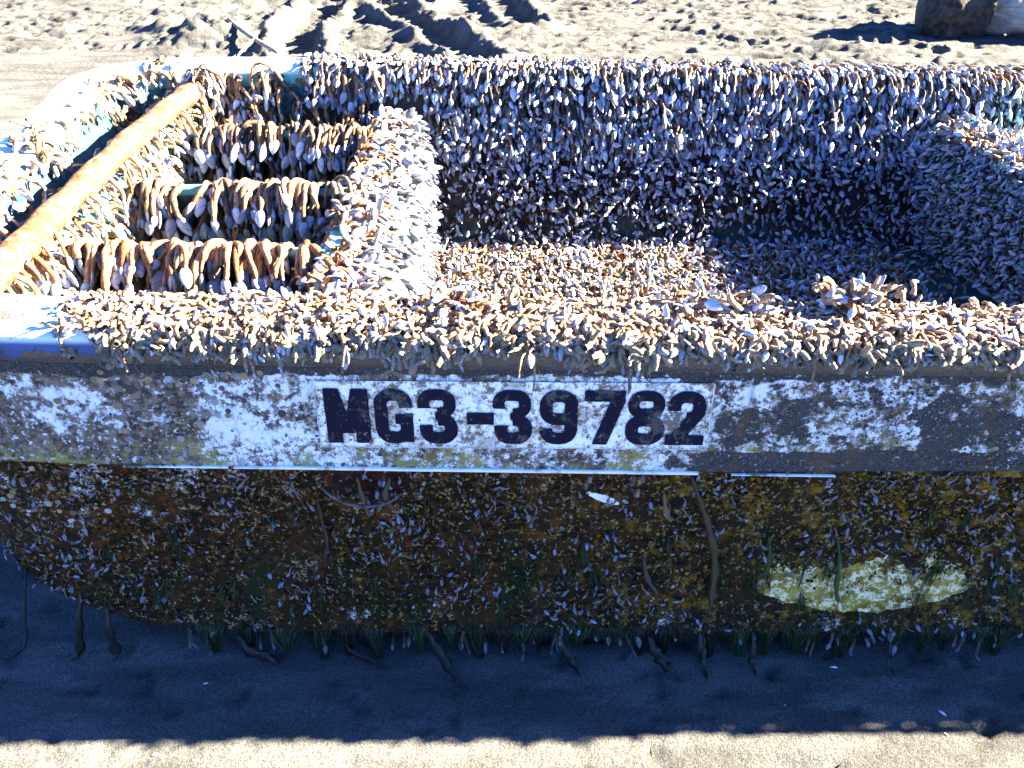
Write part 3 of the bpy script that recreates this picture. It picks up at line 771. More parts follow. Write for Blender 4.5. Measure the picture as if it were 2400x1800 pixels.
def sdf(p):
    x, y, z = p[:, 0], p[:, 1], p[:, 2]; sh = sheer(x)
    d = sd_box(p - np.stack([0 * x, 0 * x, sh], 1), -0.9, 4, 1.298, 1.433, 0.672, 0.735, 0.02)          # near rim
    d = MN(d, MX(MX(hull_y(x, z) - y, y - 1.45), z - 0.69))                                              # near side
    d = MN(d, sd_box(p - np.stack([0 * x, 0 * x, sh], 1), -0.9, 4, 2.925, 3.06, 0.672, 0.735, 0.02))     # far rim
    n = np.array([-0.911, 0.411]); far = -((y - 2.715) * n[0] + (z - 0.218) * n[1])
    d = MN(d, MX(MX(-far * 1.0 * -1, z - 0.70), -2.0 + 0 * x) if False else MX((y - 2.715) * 0 - ((y - 2.715) * n[0] + (z - 0.218) * n[1]) * -1, z - 0.70))
    d = MN(d, z - 0.218 + 10 * ((y < 1.45) | (y > 3.05) | (x < -1.3)))
    db = sd_box(p, BL[0], BL[1], 1.45, 2.95, 0, BL[2], 0.005); cor = (x > -.415) & (z > BL[2] - .12)
    d = MN(d, np.where(cor, np.hypot(x + .415, z - BL[2] + .12) - .12, db))
    d = MN(d, sd_box(p, B2[0], B2[1], 1.45, 2.95, 0, B2[2], 0.03))
    d = MN(d, sd_box(p, BR[0], BR[1], 1.45, 2.95, 0, BR[2], 0.05, BRS, 2.85))
    for yy in DIV: d = MN(d, sd_box(p, B2[1], BL[0], yy - 0.014, yy + 0.014, 0, DZ, 0.004))
    for a, b in zip(BOWM[:-1], BOWM[1:]):
        d = MN(d, sd_caps(p, (a[0], a[1], 0.70), (b[0], b[1], 0.70), 0.055))
    for a, b in [(0, 20), (20, 40), (40, 60)]:
        d = MN(d, sd_caps(p, pole_pts[a], pole_pts[b], float(pole_r[(a + b) // 2])))
    d = MN(d, z - G0)
    return d
def grad(p, e=0.003):
    g = np.stack([sdf(p + np.eye(3)[k] * e) - sdf(p - np.eye(3)[k] * e) for k in range(3)], 1)
    return unit(g + 1e-9)
def push(p, c, it=2):
    for _ in range(it):
        d = sdf(p); m = d < c
        if m.any(): p[m] += grad(p[m]) * (c[m] - d[m])[:, None]
    return p

# ------------------------------------------------------------------ barnacles
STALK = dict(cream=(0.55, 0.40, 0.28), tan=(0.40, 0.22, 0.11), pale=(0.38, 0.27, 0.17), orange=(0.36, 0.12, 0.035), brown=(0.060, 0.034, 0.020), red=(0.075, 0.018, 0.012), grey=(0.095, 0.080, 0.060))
ALL = []      # batches
def batch(region, P, N, L, R, LS, cols, sandy, S=6, g=0.35, wander=0.25, layer=0.01, bias=None, tubeN=5, shellN=7, shell_p=1.0, face=0.7, sandshell=None):
    n = len(P); P = P.copy()
    L = np.broadcast_to(L, n).copy() if np.ndim(L) else np.full(n, L); R = R * rng.uniform(.65, 1.3, n); LS = LS * rng.uniform(.5, 1.4, n)
    clear = R * 0.9 + rng.uniform(0, 1, n) ** 1.3 * layer
    dirv = unit(N + rng.normal(0, .35, (n, 3))); p = P.copy(); pts = [p.copy()]
    G = np.array([0, 0, -1.0])
    wv = rng.normal(0, 1, (n, 3))
    for k in range(S):
        wv = 0.6 * wv + 0.8 * rng.normal(0, 1, (n, 3))
        kk = g * (0.35 + k / S)
        d = dirv * (1 - kk) + G * kk + wv * wander * 0.5
        if bias is not None: d = d + bias
        d = unit(d); q = p + d * (L / S)[:, None]
        q = push(q, clear * min(1, (k + 1) / 2.0))
        dirv = unit(q - p); q = p + dirv * (L / S)[:, None]
        p = q; pts.append(p.copy())
    path = np.stack(pts, 1)
    tip = push(p + dirv * LS[:, None], clear)
    ax = unit(tip - p)
    mid = p + ax * LS[:, None] * .5
    nrm = grad(mid)
    c = unit(nrm * face + rng.normal(0, .55, (n, 3))); c = unit(c - ax * (c * ax).sum(1, keepdims=True)); b = np.cross(ax, c)
    fl = rng.random(n) < .5; b[fl] *= -1
    keys = list(cols.keys()); pr = np.array([cols[k] for k in keys], float); ck = rng.choice(len(keys), n, p=pr / pr.sum())
    sc = np.array([STALK[k] for k in keys])[ck] * rng.uniform(.7, 1.2, (n, 1)) * rng.uniform(.93, 1.07, (n, 3))
    sd = np.clip(rng.normal(sandy, .12, n), 0, 1)
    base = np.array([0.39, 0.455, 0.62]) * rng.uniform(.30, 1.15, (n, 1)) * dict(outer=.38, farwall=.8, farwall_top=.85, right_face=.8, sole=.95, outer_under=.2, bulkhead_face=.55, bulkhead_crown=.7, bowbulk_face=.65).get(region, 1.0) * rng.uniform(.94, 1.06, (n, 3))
    has = rng.random(n) < shell_p
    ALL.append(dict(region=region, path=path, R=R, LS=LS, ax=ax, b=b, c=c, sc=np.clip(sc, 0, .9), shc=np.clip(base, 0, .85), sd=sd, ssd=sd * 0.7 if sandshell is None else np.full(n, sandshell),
                    has=has, tn=tubeN, sn=shellN, colkey=np.array(keys)[ck]))

def uni(n, *ranges): return [rng.uniform(a, b, n) for a, b in ranges]
def jit(n, x0, x1, y0, y1):      # jittered grid, even cover
    k = math.sqrt(n / ((x1 - x0) * (y1 - y0))); nx, ny = max(1, round((x1 - x0) * k)), max(1, round((y1 - y0) * k))
    X, Y = np.meshgrid((np.arange(nx) + .5) / nx, (np.arange(ny) + .5) / ny)
    X = X.ravel() + rng.uniform(-.5, .5, nx * ny) / nx; Y = Y.ravel() + rng.uniform(-.5, .5, nx * ny) / ny
    return x0 + X * (x1 - x0), y0 + Y * (y1 - y0)
def wall_y(z): return 2.715 + (z - 0.218) * 0.411 / 0.911
NF = np.array([0, -0.911, 0.411])

# far wall, lower and middle: small shells, short stalks
x, z = jit(4900, -0.30, 1.9, 0.232, 0.60); keep = rng.random(len(x)) < sstep(0.19, 0.29, z + 0.03 * rng.normal(size=len(x))) + 0.30; keep2 = rng.random(keep.sum()) < .45 + 1.1 * sstep(.4, .6, fbm(x[keep] * 8, z[keep] * 8, 0, 301, 3)); x, z = x[keep][keep2], z[keep][keep2]
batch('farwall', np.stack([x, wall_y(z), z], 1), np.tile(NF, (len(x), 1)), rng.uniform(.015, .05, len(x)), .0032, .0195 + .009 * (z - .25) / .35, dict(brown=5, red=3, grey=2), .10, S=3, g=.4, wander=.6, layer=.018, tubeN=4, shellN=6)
# far wall, upper: longer hanging, sandy
x, z = jit(1850, -0.28, 1.9, 0.52, 0.70)
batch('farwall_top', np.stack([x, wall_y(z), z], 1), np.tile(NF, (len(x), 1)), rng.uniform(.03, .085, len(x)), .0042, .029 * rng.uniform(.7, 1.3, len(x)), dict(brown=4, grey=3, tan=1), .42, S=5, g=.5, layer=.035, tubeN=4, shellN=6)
# far rim, top and inner lip
x, y = jit(1550, -0.68, 2.3, 2.93, 3.06)
batch('farrim', np.stack([x, y, 0.735 + sheer(x)], 1), np.tile([0, -.5, .6], (len(x), 1)), rng.uniform(.02, .07, len(x)), .0045, .027, dict(pale=3, tan=2, grey=3, orange=1), .45, S=5, g=.5, layer=.018, bias=np.array([0, -.40, -.1]), tubeN=4, shellN=6)
# far wall and rim in the bow wells
x, z = jit(260, -1.0, -0.45, 0.42, 0.68); 
batch('bow_farwall', np.stack([x, wall_y(z), z], 1), np.tile(NF, (len(x), 1)), rng.uniform(.05, .11, len(x)), .0058, .030, dict(brown=2, grey=3, tan=3), .3, S=6, g=.5, layer=.03)
x = np.concatenate([rng.normal(-0.93, .03, 26), rng.normal(-0.78, .025, 16), uni(30, (-1.18, -1.0))[0], uni(50, (-.62, -.4))[0]])
batch('bow_clump', np.stack([x, np.full(len(x), 2.935), np.full(len(x), .715) + rng.normal(0, .006, len(x))], 1), np.tile([0, -.8, .5], (len(x), 1)), rng.uniform(.06, .12, len(x)), .0062, .030, dict(tan=3, grey=3, pale=3), .35, S=7, g=.5, layer=.02, wander=.3)
x = rng.uniform(-.66, 2.3, 900)
batch('farrim', np.stack([x, np.full(900, 2.928), .715 + sheer(x) + rng.uniform(-.03, .01, 900)], 1), np.tile([0, -1., 0], (900, 1)), rng.uniform(.02, .06, 900), .0045, .028, dict(brown=3, tan=2, grey=3), .35, S=5, g=.55, layer=.025, tubeN=4, shellN=6)
# sole
x, y = jit(4500, -0.28, 1.32, 2.05, 2.72); x = x + BRS * (2.85 - y) * (x / 1.32).clip(0, 1)
keep = rng.random(len(x)) < 0.25 + 0.75 * (x < 1.18 + BRS * (2.85 - y)); x, y = x[keep], y[keep]
batch('sole', np.stack([x, y, np.full(len(x), .218)], 1), np.tile([0, 0, 1.0], (len(x), 1)), rng.uniform(.012, .035, len(x)), .0046, .021, dict(tan=3, orange=3, pale=4, cream=2, brown=1), .12, S=4, g=.5, layer=.020, wander=1.3, tubeN=4, shellN=6, shell_p=.75, face=1.4)
# bulkhead right of the wells: face and crown
y, q = jit(2000, 1.50, 2.82, 0.09, 0.47); bx, z, nx_, nz_ = bl_point(q)
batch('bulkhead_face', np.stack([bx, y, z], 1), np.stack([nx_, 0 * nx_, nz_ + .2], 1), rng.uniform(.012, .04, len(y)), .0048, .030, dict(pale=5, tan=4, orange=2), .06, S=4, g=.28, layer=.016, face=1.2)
y, q = jit(560, 1.50, 2.82, -0.005, 0.11); x, zc_, _, _ = bl_point(q); keep = ~((y < 1.95) & (x < BL[0] + .035) & (rng.random(len(x)) < .75)); x, y, zc_ = x[keep], y[keep], zc_[keep]
batch('bulkhead_crown', np.stack([x, y, zc_], 1), np.tile([0.1, -.1, 1.0], (len(y), 1)), rng.uniform(.02, .055, len(y)), .0055, .031, dict(pale=4, tan=4, orange=2), .2, S=5, g=.4, layer=.020, wander=.7, face=1.2, bias=np.array([.22, -.05, -.05]))
# its wells side
y, z = jit(260, 1.50, 2.80, 0.35, 0.62)
batch('bulkhead_back', np.stack([np.full(len(y), BL[0]), y, z], 1), np.tile([-1.0, 0, 0], (len(y), 1)), rng.uniform(.03, .08, len(y)), .0055, .030, dict(tan=5, brown=3), .1, S=5, g=.5, layer=.02)
# bow bulkhead: sunny face, top, shaded face
y, z = jit(900, 1.50, 2.82, 0.30, 0.65)
batch('bowbulk_face', np.stack([np.full(len(y), B2[1]), y, z], 1), np.tile([1.0, 0, 0.1], (len(y), 1)), rng.uniform(.02, .07, len(y)), .0055, .032, dict(tan=4, pale=5), .06, S=5, g=.42, layer=.03, face=1.0)
y, x = jit(200, 1.50, 2.82, B2[0], B2[1])
batch('bowbulk_top', np.stack([x, y, np.full(len(y), B2[2])], 1), np.tile([.2, 0, 1.0], (len(y), 1)), rng.uniform(.03, .08, len(y)), .0058, .032, dict(tan=4, pale=5), .15, S=6, g=.4, layer=.02, wander=.6)
y, z = jit(380, 1.50, 2.82, 0.35, 0.65)
batch('bowbulk_back', np.stack([np.full(len(y), B2[0]), y, z], 1), np.tile([-1.0, 0, 0.1], (len(y), 1)), rng.uniform(.02, .06, len(y)), .0055, .032, dict(brown=4, tan=2), .06, S=5, g=.42, layer=.03)
# dividers: long tan stalks draped over the board edge, shells below
for i, yy in enumerate(DIV):
    n = [120, 125, 110][i]
    x = np.sort(uni(n, (B2[1] + .03, BL[0] - 0.005))[0]); 
    bare = (np.abs(x + [0.6, 0.83, 0.80][i]) < [0, .035, .02][i]); x = x[~bare]; n = len(x)
    batch('divider%d' % i, np.stack([x, np.full(n, yy) + rng.uniform(-.004, .012, n), np.full(n, DZ)], 1), np.tile([0, -.7, .7], (n, 1)), rng.uniform(.035, .14, n), [.0064, .0072, .0078][i], .040,
          [dict(tan=3, grey=4, brown=2), dict(tan=5, grey=4, pale=1), dict(tan=8, pale=2, orange=1)][i], [.35, .35, .10][i], S=9, g=.46, layer=.014, wander=.27, bias=np.array([0, -.24, 0]), tubeN=8, shellN=10, face=.8, shell_p=.95)
    n = [290, 310, 280][i]
    x, z = jit(n, B2[1] + .01, BL[0] - .01, 0.36, 0.61); n = len(x)
    batch('divider%d_face' % i, np.stack([x, np.full(n, yy - .014), z], 1), np.tile([0, -1.0, .1], (n, 1)), rng.uniform(.05, .12, n), .0062, .037, dict(tan=5, brown=3, grey=2) if i else dict(grey=4, brown=4), .12, S=6, g=.55, layer=.035, tubeN=5, shellN=8, face=.8)
# near rim: thick sandy mat lying across the top, tips hanging over the outside
x, y = jit(4300, -0.80, 1.75, 1.298, 1.432); keep = rng.random(len(x)) < sstep(-0.86, -0.66, x + 0.04 * rng.normal(size=len(x)) - (1.36 - y) * .6); x, y = x[keep], y[keep]
batch('nearrim', np.stack([x, y, 0.735 + sheer(x)], 1), np.tile([0, -.1, 1.0], (len(x), 1)), rng.uniform(.012, .045, len(x)), .0044, .019, dict(cream=6, pale=4, tan=2), .38, S=5, g=.6, layer=.013, tubeN=4, shellN=6, wander=1.3, bias=np.array([0, -.12, -.6]), shell_p=.36, face=1.8, sandshell=.5)
xx = rng.uniform(-0.72, 1.75, 1500); xx = xx + 0.02 * np.sin(xx * 23)
batch('nearrim_fringe', np.stack([xx, np.full(1500, 1.300), 0.722 + sheer(xx) + rng.uniform(-.016, .012, 1500)], 1), np.tile([0, -1, .1], (1500, 1)), rng.uniform(.006, .04, 1500) * (.6 + .8 * vnoise(xx * 14, 0, 0, 9)), .0062, .013, dict(cream=4, pale=4, grey=2), .70, S=4, g=.42, layer=.012, wander=1.1, shell_p=.15, tubeN=4, shellN=6)
xx = np.array([-0.68, -0.655, -0.52, -.515, -.50, -.455, -.345, -.29, .03, .04, .19, .2, .52, .66, .9, 1.0, 1.05]) + rng.normal(0, .004, 17)
batch('nearrim_hang', np.stack([xx, np.full(17, 1.300), 0.72 + sheer(xx)], 1), np.tile([0, -1, .2], (17, 1)), rng.uniform(.04, .09, 17), .0030, .012, dict(pale=4, grey=4), .5, S=8, g=.6, layer=.006, wander=.25, shell_p=.6)
x, y = jit(700, 1.72, 2.93, 1.298, 1.432)
batch('nearrim', np.stack([x, y, 0.735 + sheer(x)], 1), np.tile([0, -.1, 1.0], (len(x), 1)), rng.uniform(.012, .045, len(x)), .0048, .020, dict(cream=6, pale=4, tan=2), .38, S=4, g=.7, layer=.010, wander=.8, bias=np.array([0, -.05, -.8]), tubeN=4, shellN=6)
xx = rng.uniform(-1.10, -.68, 260); zz = rng.uniform(.682, .718, 260); ok_ = vnoise(xx * 22, zz * 30, 0, 6) > .52; xx, zz = xx[ok_], zz[ok_]
batch('nearrim_fringe', np.stack([xx, np.interp(xx, NEARX, NEARY) - .001, zz], 1), np.tile([0, -1, 0.], (len(xx), 1)), rng.uniform(.004, .014, len(xx)), .0058, .010, dict(cream=3, grey=3), .95, S=3, g=.5, layer=.006, wander=1.2, shell_p=.0)
# heaps on the near rim
for hx, hy, n, up_ in [(0.62, 1.41, 55, .022), (0.36, 1.40, 20, .008), (1.08, 1.40, 20, .008), (-.1, 1.39, 30, .008)]:
    xx = rng.normal(hx, .035, n); yb = rng.normal(hy, .015, n)
    batch('nearrim', np.stack([xx, yb, 0.745 + up_ * rng.random(n)], 1), np.tile([0, 0, 1.0], (n, 1)), rng.uniform(.02, .045, n), .0055, .025, dict(pale=6, tan=3, orange=1), .35, S=5, g=.35, layer=.020 + up_, wander=1.0, shell_p=.6)
# right bulkhead
y, z = jit(2500, 1.50, 2.80, 0.24, 0.59)
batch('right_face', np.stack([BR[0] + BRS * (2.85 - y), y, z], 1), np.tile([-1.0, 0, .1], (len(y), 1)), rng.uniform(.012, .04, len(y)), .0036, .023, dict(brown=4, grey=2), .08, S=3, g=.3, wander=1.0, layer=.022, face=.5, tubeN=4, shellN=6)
y, x = jit(900, 1.50, 2.80, BR[0] - .004, BR[1] + .02)
batch('right_top', np.stack([x + BRS * (2.85 - y), y, np.full(len(y), BR[2])], 1), np.tile([0, 0, 1.0], (len(y), 1)), rng.uniform(.015, .045, len(y)), .0045, .026, dict(pale=5, tan=3, orange=2), .15, S=4, g=.25, layer=.02, wander=.8, tubeN=4, shellN=6)
# bow rim
t = rng.random(520) * (len(BOWM) - 1.01); i0 = t.astype(int); fr = (t - i0)[:, None]
bp = BOWM[i0] * (1 - fr) + BOWM[i0 + 1] * fr; bi = BOWI[i0]
off = rng.uniform(-.02, .075, 520); keep = (bp[:, 1] < 2.93) & ~((bp[:, 1] > 2.35) & (off < .05)); bp, bi, off = bp[keep], bi[keep], off[keep]
n = len(bp)
batch('bow_rim', np.concatenate([bp + bi * off[:, None], np.full((n, 1), .74)], 1), np.concatenate([bi * .8, np.full((n, 1), .6)], 1), rng.uniform(.03, .08, n), .0062, .030, dict(pale=5, tan=4), .25, S=6, g=.4, layer=.022, wander=.6, shell_p=.7)
t = rng.random(420) * (len(BOWM) - 1.01); i0 = t.astype(int); fr = (t - i0)[:, None]
bp = BOWM[i0] * (1 - fr) + BOWM[i0 + 1] * fr + BOWI[i0] * .10; zz = rng.uniform(.42, .68, 420); bp = bp + BOWI[i0] * ((.68 - zz) * .45)[:, None]
batch('bow_inside', np.concatenate([bp, zz[:, None]], 1), np.concatenate([BOWI[i0], np.full((420, 1), .1)], 1), rng.uniform(.03, .08, 420), .0058, .033, dict(brown=3, tan=3), .08, S=5, g=.5, layer=.02)
# under the pole
tt = rng.integers(4, 52, 70); a = rng.uniform(-.2, 1.0, 70) * math.pi
pb = pole_pts[tt] + np.stack([np.cos(-a) * .03 + 0 * a, 0 * a, -np.abs(np.sin(a)) * .036], 1)
batch('pole_hang', pb, np.tile([.5, 0, -.6], (70, 1)), rng.uniform(.03, .09, 70), .0052, .030, dict(tan=5, orange=2, pale=2), .1, S=6, g=.55, layer=.006, wander=.3)
tt = rng.integers(0, 5, 26)
batch('pole_hang', pole_pts[tt] + np.array([.01, 0, .036]), np.tile([.5, .2, .8], (26, 1)), rng.uniform(.05, .09, 26), .0055, .026, dict(tan=3, grey=3, pale=3), .4, S=7, g=.5, layer=.008, wander=.4)
# outer hull: sparse small ones
x, z = jit(2300, -1.12, 1.45, 0.0, 0.44); keep = (z > zchine(x) + .004) & (rng.random(len(x)) < .08 + 1.0 * sstep(.42, .64, fbm(x * 9, z * 9, 0, 77, 3)))
keep &= ~((((x - .735) / .27) ** 2 < 1) & (z < .19) & (z > .05) & (rng.random(len(x)) < .9)); x, z = x[keep], z[keep]
batch('outer', np.stack([x, hull_y(x, z), z], 1), np.tile([0, -1.0, -.1], (len(x), 1)), rng.uniform(.005, .016, len(x)), .0016, .0120, dict(pale=3, grey=4, tan=2, brown=3), .35, S=3, g=.5, wander=1.1, layer=.004, tubeN=4, shellN=6, face=1.6)
x = rng.uniform(-.75, 1.4, 70)
batch('outer_under', np.stack([x, hull_y(x, 0 * x + .01) + rng.uniform(0, .05, 70), rng.uniform(-.02, .01, 70)], 1), np.tile([0, -.4, -1.0], (70, 1)), rng.uniform(.02, .06, 70), .0035, .020, dict(brown=3, grey=3), .12, S=4, g=.6, layer=.006, tubeN=4, shellN=6)

# mesh making
SW = np.array([.42, .80, 1.0, 1.02, .94, .76, .48, .10]); SS = np.array([0, .13, .30, .46, .62, .77, .90, 1.0])
def stalk_geo(B, idx):
    path = B['path'][idx]; n, S, _ = path.shape; k = B['tn']
    t = np.linspace(0, 1, S)
    prof = np.interp(t, [0, .08, .4, .8, 1], [1.25, 1.05, 1.0, .88, .75])
    wob = 1 + .13 * np.sin(t[None] * rng.uniform(9, 25, n)[:, None] + rng.uniform(0, 6, n)[:, None])
    V = tubes(path, B['R'][idx][:, None] * prof[None] * wob, k)
    f1 = grid_faces(S, k, True)
    return V.reshape(n, -1, 3), f1
def shell_geo(B, idx):
    n = len(idx); k = B['sn']; a = np.arange(k) * 2 * math.pi / k
    if B['sn'] <= 6: sw, ss = np.array([.45, 1.0, .85, .12]), np.array([0, .32, .68, 1.0])
    else: sw, ss = SW, SS
    LS = B['LS'][idx]; base = B['path'][idx][:, -1] - B['ax'][idx] * (LS * .04)[:, None]
    wv = LS * .315; th = .42
    ca, sa = np.cos(a), np.sin(a)
    sa = np.sign(sa) * np.abs(sa) ** 1.0
    off = .16 * (ss ** 1.6)
    V = base[:, None, None] + (LS[:, None] * ss)[:, :, None, None] * B['ax'][idx][:, None, None] \
        + (wv[:, None, None] * (sw[None, :, None] * ca[None, None, :]) + (LS[:, None] * off)[:, :, None])[..., None] * B['b'][idx][:, None, None] \
        + (wv[:, None, None] * th * (sw[None, :, None] * sa[None, None, :]))[..., None] * B['c'][idx][:, None, None]
    suv = np.zeros((len(ss), k, 3)); suv[..., 0] = ss[:, None]; suv[..., 1] = ca[None]; 
    return V.reshape(n, -1, 3), grid_faces(len(ss), k, True), np.tile(suv.reshape(1, -1, 3), (n, 1, 1))

def project(P):
    x, y, z = P[..., 0], P[..., 1], P[..., 2] - CH
    dep = y * math.cos(PITCH) - z * math.sin(PITCH); v = y * math.sin(PITCH) + z * math.cos(PITCH)
    return x / dep * F + 1200, 900 - v / dep * F, dep

# which 300 show largest: splat mesh points into a coarse depth grid
GW, GH = 480, 360
xs_, ys_, ds_, ids_ = [], [], [], []
gid = 0
for B in ALL:
    n = len(B['R']); B['gid'] = np.arange(gid, gid + n); gid += n
    ii = np.arange(n)
    for V in (stalk_geo(B, ii)[0], shell_geo(B, ii)[0]):
        if V is None: continue
        px, py, dd = project(V); xs_.append(px.ravel()); ys_.append(py.ravel()); ds_.append(dd.ravel()); ids_.append(np.repeat(B['gid'], V.shape[1]))
px, py, dd, ii = map(np.concatenate, (xs_, ys_, ds_, ids_))
cx = (px / 2400 * GW).astype(int); cy = (py / 1800 * GH).astype(int); ok = (cx >= 0) & (cx < GW) & (cy >= 0) & (cy < GH)
cell = cy[ok] * GW + cx[ok]; dd = dd[ok]; ii = ii[ok]
o_ = np.lexsort((dd, cell)); cs = cell[o_]; first = np.concatenate([[True], cs[1:] != cs[:-1]])
cnt = np.bincount(ii[o_][first], minlength=gid)
pick = set(np.argsort(-cnt)[:300].tolist())

def side_word(px):
    return 'left' if px < 800 else ('middle' if px < 1600 else 'right')
RG = {'farwall': ('inner face of far side', 'far inner side'), 'farwall_top': ('upper inner face of far side', 'far inner side'), 'farrim': ('far gunwale', 'far gunwale'),
      'bow_farwall': ('far wall behind the wells', 'bow wells'), 'bow_clump': ('turquoise far gunwale edge', 'bow wells'), 'sole': ('sole of the boat', 'sole'),
      'bulkhead_face': ('sunlit bulkhead face', 'sunlit bulkhead'), 'bulkhead_crown': ('sunlit bulkhead crown', 'sunlit bulkhead'),
      'bulkhead_back': ('shaded bulkhead back', 'bow wells'), 'bowbulk_face': ('sunny wall under rusty pole', 'wall beneath the rusty pole'),
      'bowbulk_top': ('wall top beneath rusty pole', 'wall beneath the rusty pole'), 'bowbulk_back': ('shaded wall left of pole', 'wall beneath the rusty pole'),
      'nearrim': ('near gunwale top', 'near gunwale'), 'nearrim_fringe': ('near gunwale outer edge', 'near gunwale'), 'nearrim_hang': ('near gunwale, dangling outside', 'near gunwale'),
      'right_face': ('shaded right bulkhead', 'right bulkhead'), 'right_top': ('sunlit top of right bulkhead', 'right bulkhead'),
      'bow_rim': ('bow rim left of pole', 'bow rim'), 'bow_inside': ('shaded inside of bow rim', 'bow rim'), 'pole_hang': ('rusty orange pole', 'rusty pole'),
      'outer': ('brown lower hull', 'outer hull'), 'outer_under': ('bottom edge of hull', 'outer hull')}
for i, nm_ in enumerate(['farthest', 'middle', 'nearest']):
    RG['divider%d' % i] = ('top edge of %s divider' % nm_, '%s divider board' % nm_)
    RG['divider%d_face' % i] = ('face of %s divider' % nm_, '%s divider board' % nm_)
CW = dict(cream='cream', tan='tan', pale='pale', orange='orange', brown='dark brown', red='red-brown', grey='greyish')

BIG = []
Vs, Fs, Ms, Cs, Us = [], [], [], [], []; vo = 0
def acc(V, Fq, col, mi, suv=None):
    global vo
    n, m, _ = V.shape
    Fq = (Fq[None] + (np.arange(n) * m)[:, None, None]).reshape(-1, 4) + vo
    Vs.append(V.reshape(-1, 3)); Fs.append(Fq); Ms.append(np.full(len(Fq), mi)); Cs.append(np.repeat(col, m, axis=0))
    Us.append(suv.reshape(-1, 3) if suv is not None else np.zeros((n * m, 3))); vo += n * m
for B in ALL:
    n = len(B['R']); sel = np.array([g in pick for g in B['gid']])
    rest = np.where(~sel)[0]
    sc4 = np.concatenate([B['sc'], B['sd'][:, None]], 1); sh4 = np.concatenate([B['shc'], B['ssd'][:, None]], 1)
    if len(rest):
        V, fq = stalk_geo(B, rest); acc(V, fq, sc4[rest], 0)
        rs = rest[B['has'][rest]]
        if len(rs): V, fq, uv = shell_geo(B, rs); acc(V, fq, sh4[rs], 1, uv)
    for i in np.where(sel)[0]:
        P0 = B['path'][i, 0]; px_, py_, _ = project(B['path'][i, -1])
        where, grp = RG[B['region']]
        size = 'long' if np.linalg.norm(np.diff(B['path'][i], axis=0), axis=1).sum() > .075 else 'short'
        lab = '%s %s%s barnacle on %s' % (size, 'sandy ' if B['sd'][i] > .35 else '', CW[B['colkey'][i]], where)
        t = thing('gooseneck_barnacle', lab, 'barnacle', tuple(P0), 'gooseneck barnacles on the ' + grp)
        BIG.append((lab, px_, t))
        one = np.array([i])
        V, fq = stalk_geo(B, one)
        V = V[0] - P0
        obj('stalk', new_mesh('stalk', V, fq, M['stalk'], attrs=dict(bcol=np.tile(sc4[i], (len(V), 1)))), t, local=True)
        if B['has'][i]:
            V, fq, uv = shell_geo(B, one); V = V[0] - P0
            obj('shell', new_mesh('shell', V, fq, M['shell'], attrs=dict(bcol=np.tile(sh4[i], (len(V), 1)), suv=uv[0])), t, local=True)
ORD = 'first second third fourth fifth sixth seventh eighth ninth tenth eleventh twelfth thirteenth fourteenth fifteenth sixteenth seventeenth eighteenth nineteenth twentieth'.split()
bylab = {}
for lab, px_, t in BIG: bylab.setdefault(lab, []).append((px_, t))
for lab, lst in bylab.items():
    lst.sort(key=lambda a: a[0]); m_ = len(lst)
    if m_ == 1: continue
    for k, (px_, t) in enumerate(lst):
        if k < (m_ + 1) // 2: wrd = 'leftmost' if k == 0 else (ORD[k] if k < 20 else 'further') + ' from left'
        else: wrd = 'rightmost' if k == m_ - 1 else (ORD[m_ - 1 - k] if m_ - 1 - k < 20 else 'further') + ' from right'
        t['label'] = lab + ', ' + wrd
me = new_mesh('barnacle_colony', np.vstack(Vs), np.vstack(Fs), [M['stalk'], M['shell']], True, np.concatenate(Ms), dict(bcol=np.vstack(Cs), suv=np.vstack(Us)))
o = obj('barnacle_colony', me); o['kind'] = 'stuff'; o['label'] = 'dense crust of small gooseneck barnacles covering the skiff inside and out'; o['category'] = 'barnacles'
print('barnacles', gid, 'tris', sum(len(f) for f in Fs) * 2)

# ------------------------------------------------------------------ crust flakes, base rings and worm tubes on the outer side
def flakes(n, x, z, size, cols, name, label, aspect=1.0, lift=.5):
    y = hull_y(x, z) - 0.002
    C = np.stack([x, y, z], 1); nr = unit(np.stack([rng.normal(0, .6, n), -np.ones(n), rng.normal(-.1, .6, n)], 1))
    u = unit(np.cross(nr, rng.normal(0, 1, (n, 3)))); v = np.cross(nr, u); s = size[:, None]
    C = C + nr * s * .35
    P = np.stack([C - u * s - v * s * aspect * .6, C + u * s - v * s * aspect * .7, C + u * s * .7 + v * s * aspect + nr * s * lift, C - u * s * .9 + v * s * aspect * .8 - nr * s * .1, C + nr * s * .55], 1)
    f = np.array([[0, 1, 4], [1, 2, 4], [2, 3, 4], [3, 0, 4]])
    Fq = (f[None] + (np.arange(n) * 5)[:, None, None]).reshape(-1, 3)
    me = new_mesh(name, P.reshape(-1, 3), Fq, M['attr'], False, attrs=dict(bcol=np.repeat(np.concatenate([cols, np.ones((n, 1))], 1), 5, 0)))
    return me
n = 12000
x, z = jit(n, -1.12, 1.5, 0.002, 0.437); keep = (z > zchine(x) + .002)
keep &= ~((((x - .735) / .27) ** 2 < 1) & (z < .185) & (z > .055) & (rng.random(len(x)) < .8)) & ~((((x + .288) / .09) ** 2 + ((z - .43) / .08) ** 2 < 1))
keep &= ~(((x - .182) / .03) ** 2 + ((z - .348) / .012) ** 2 < 1)
keep &= rng.random(len(x)) < .12 + 1.0 * sstep(.40, .60, fbm(x * 14, z * 12, 0, 501, 4))
x, z = x[keep], z[keep]; n = len(x)
pal = np.array([(.022, .011, .003), (.095, .030, .005), (.16, .080, .006), (.18, .11, .025), (.24, .19, .10), (.008, .016, .003), (.012, .008, .004), (.20, .19, .20)])
rgt = sstep(-.2, .6, x); hi = sstep(.15, .42, z); cl = fbm(x * 9, z * 9, 0, 3, 3)
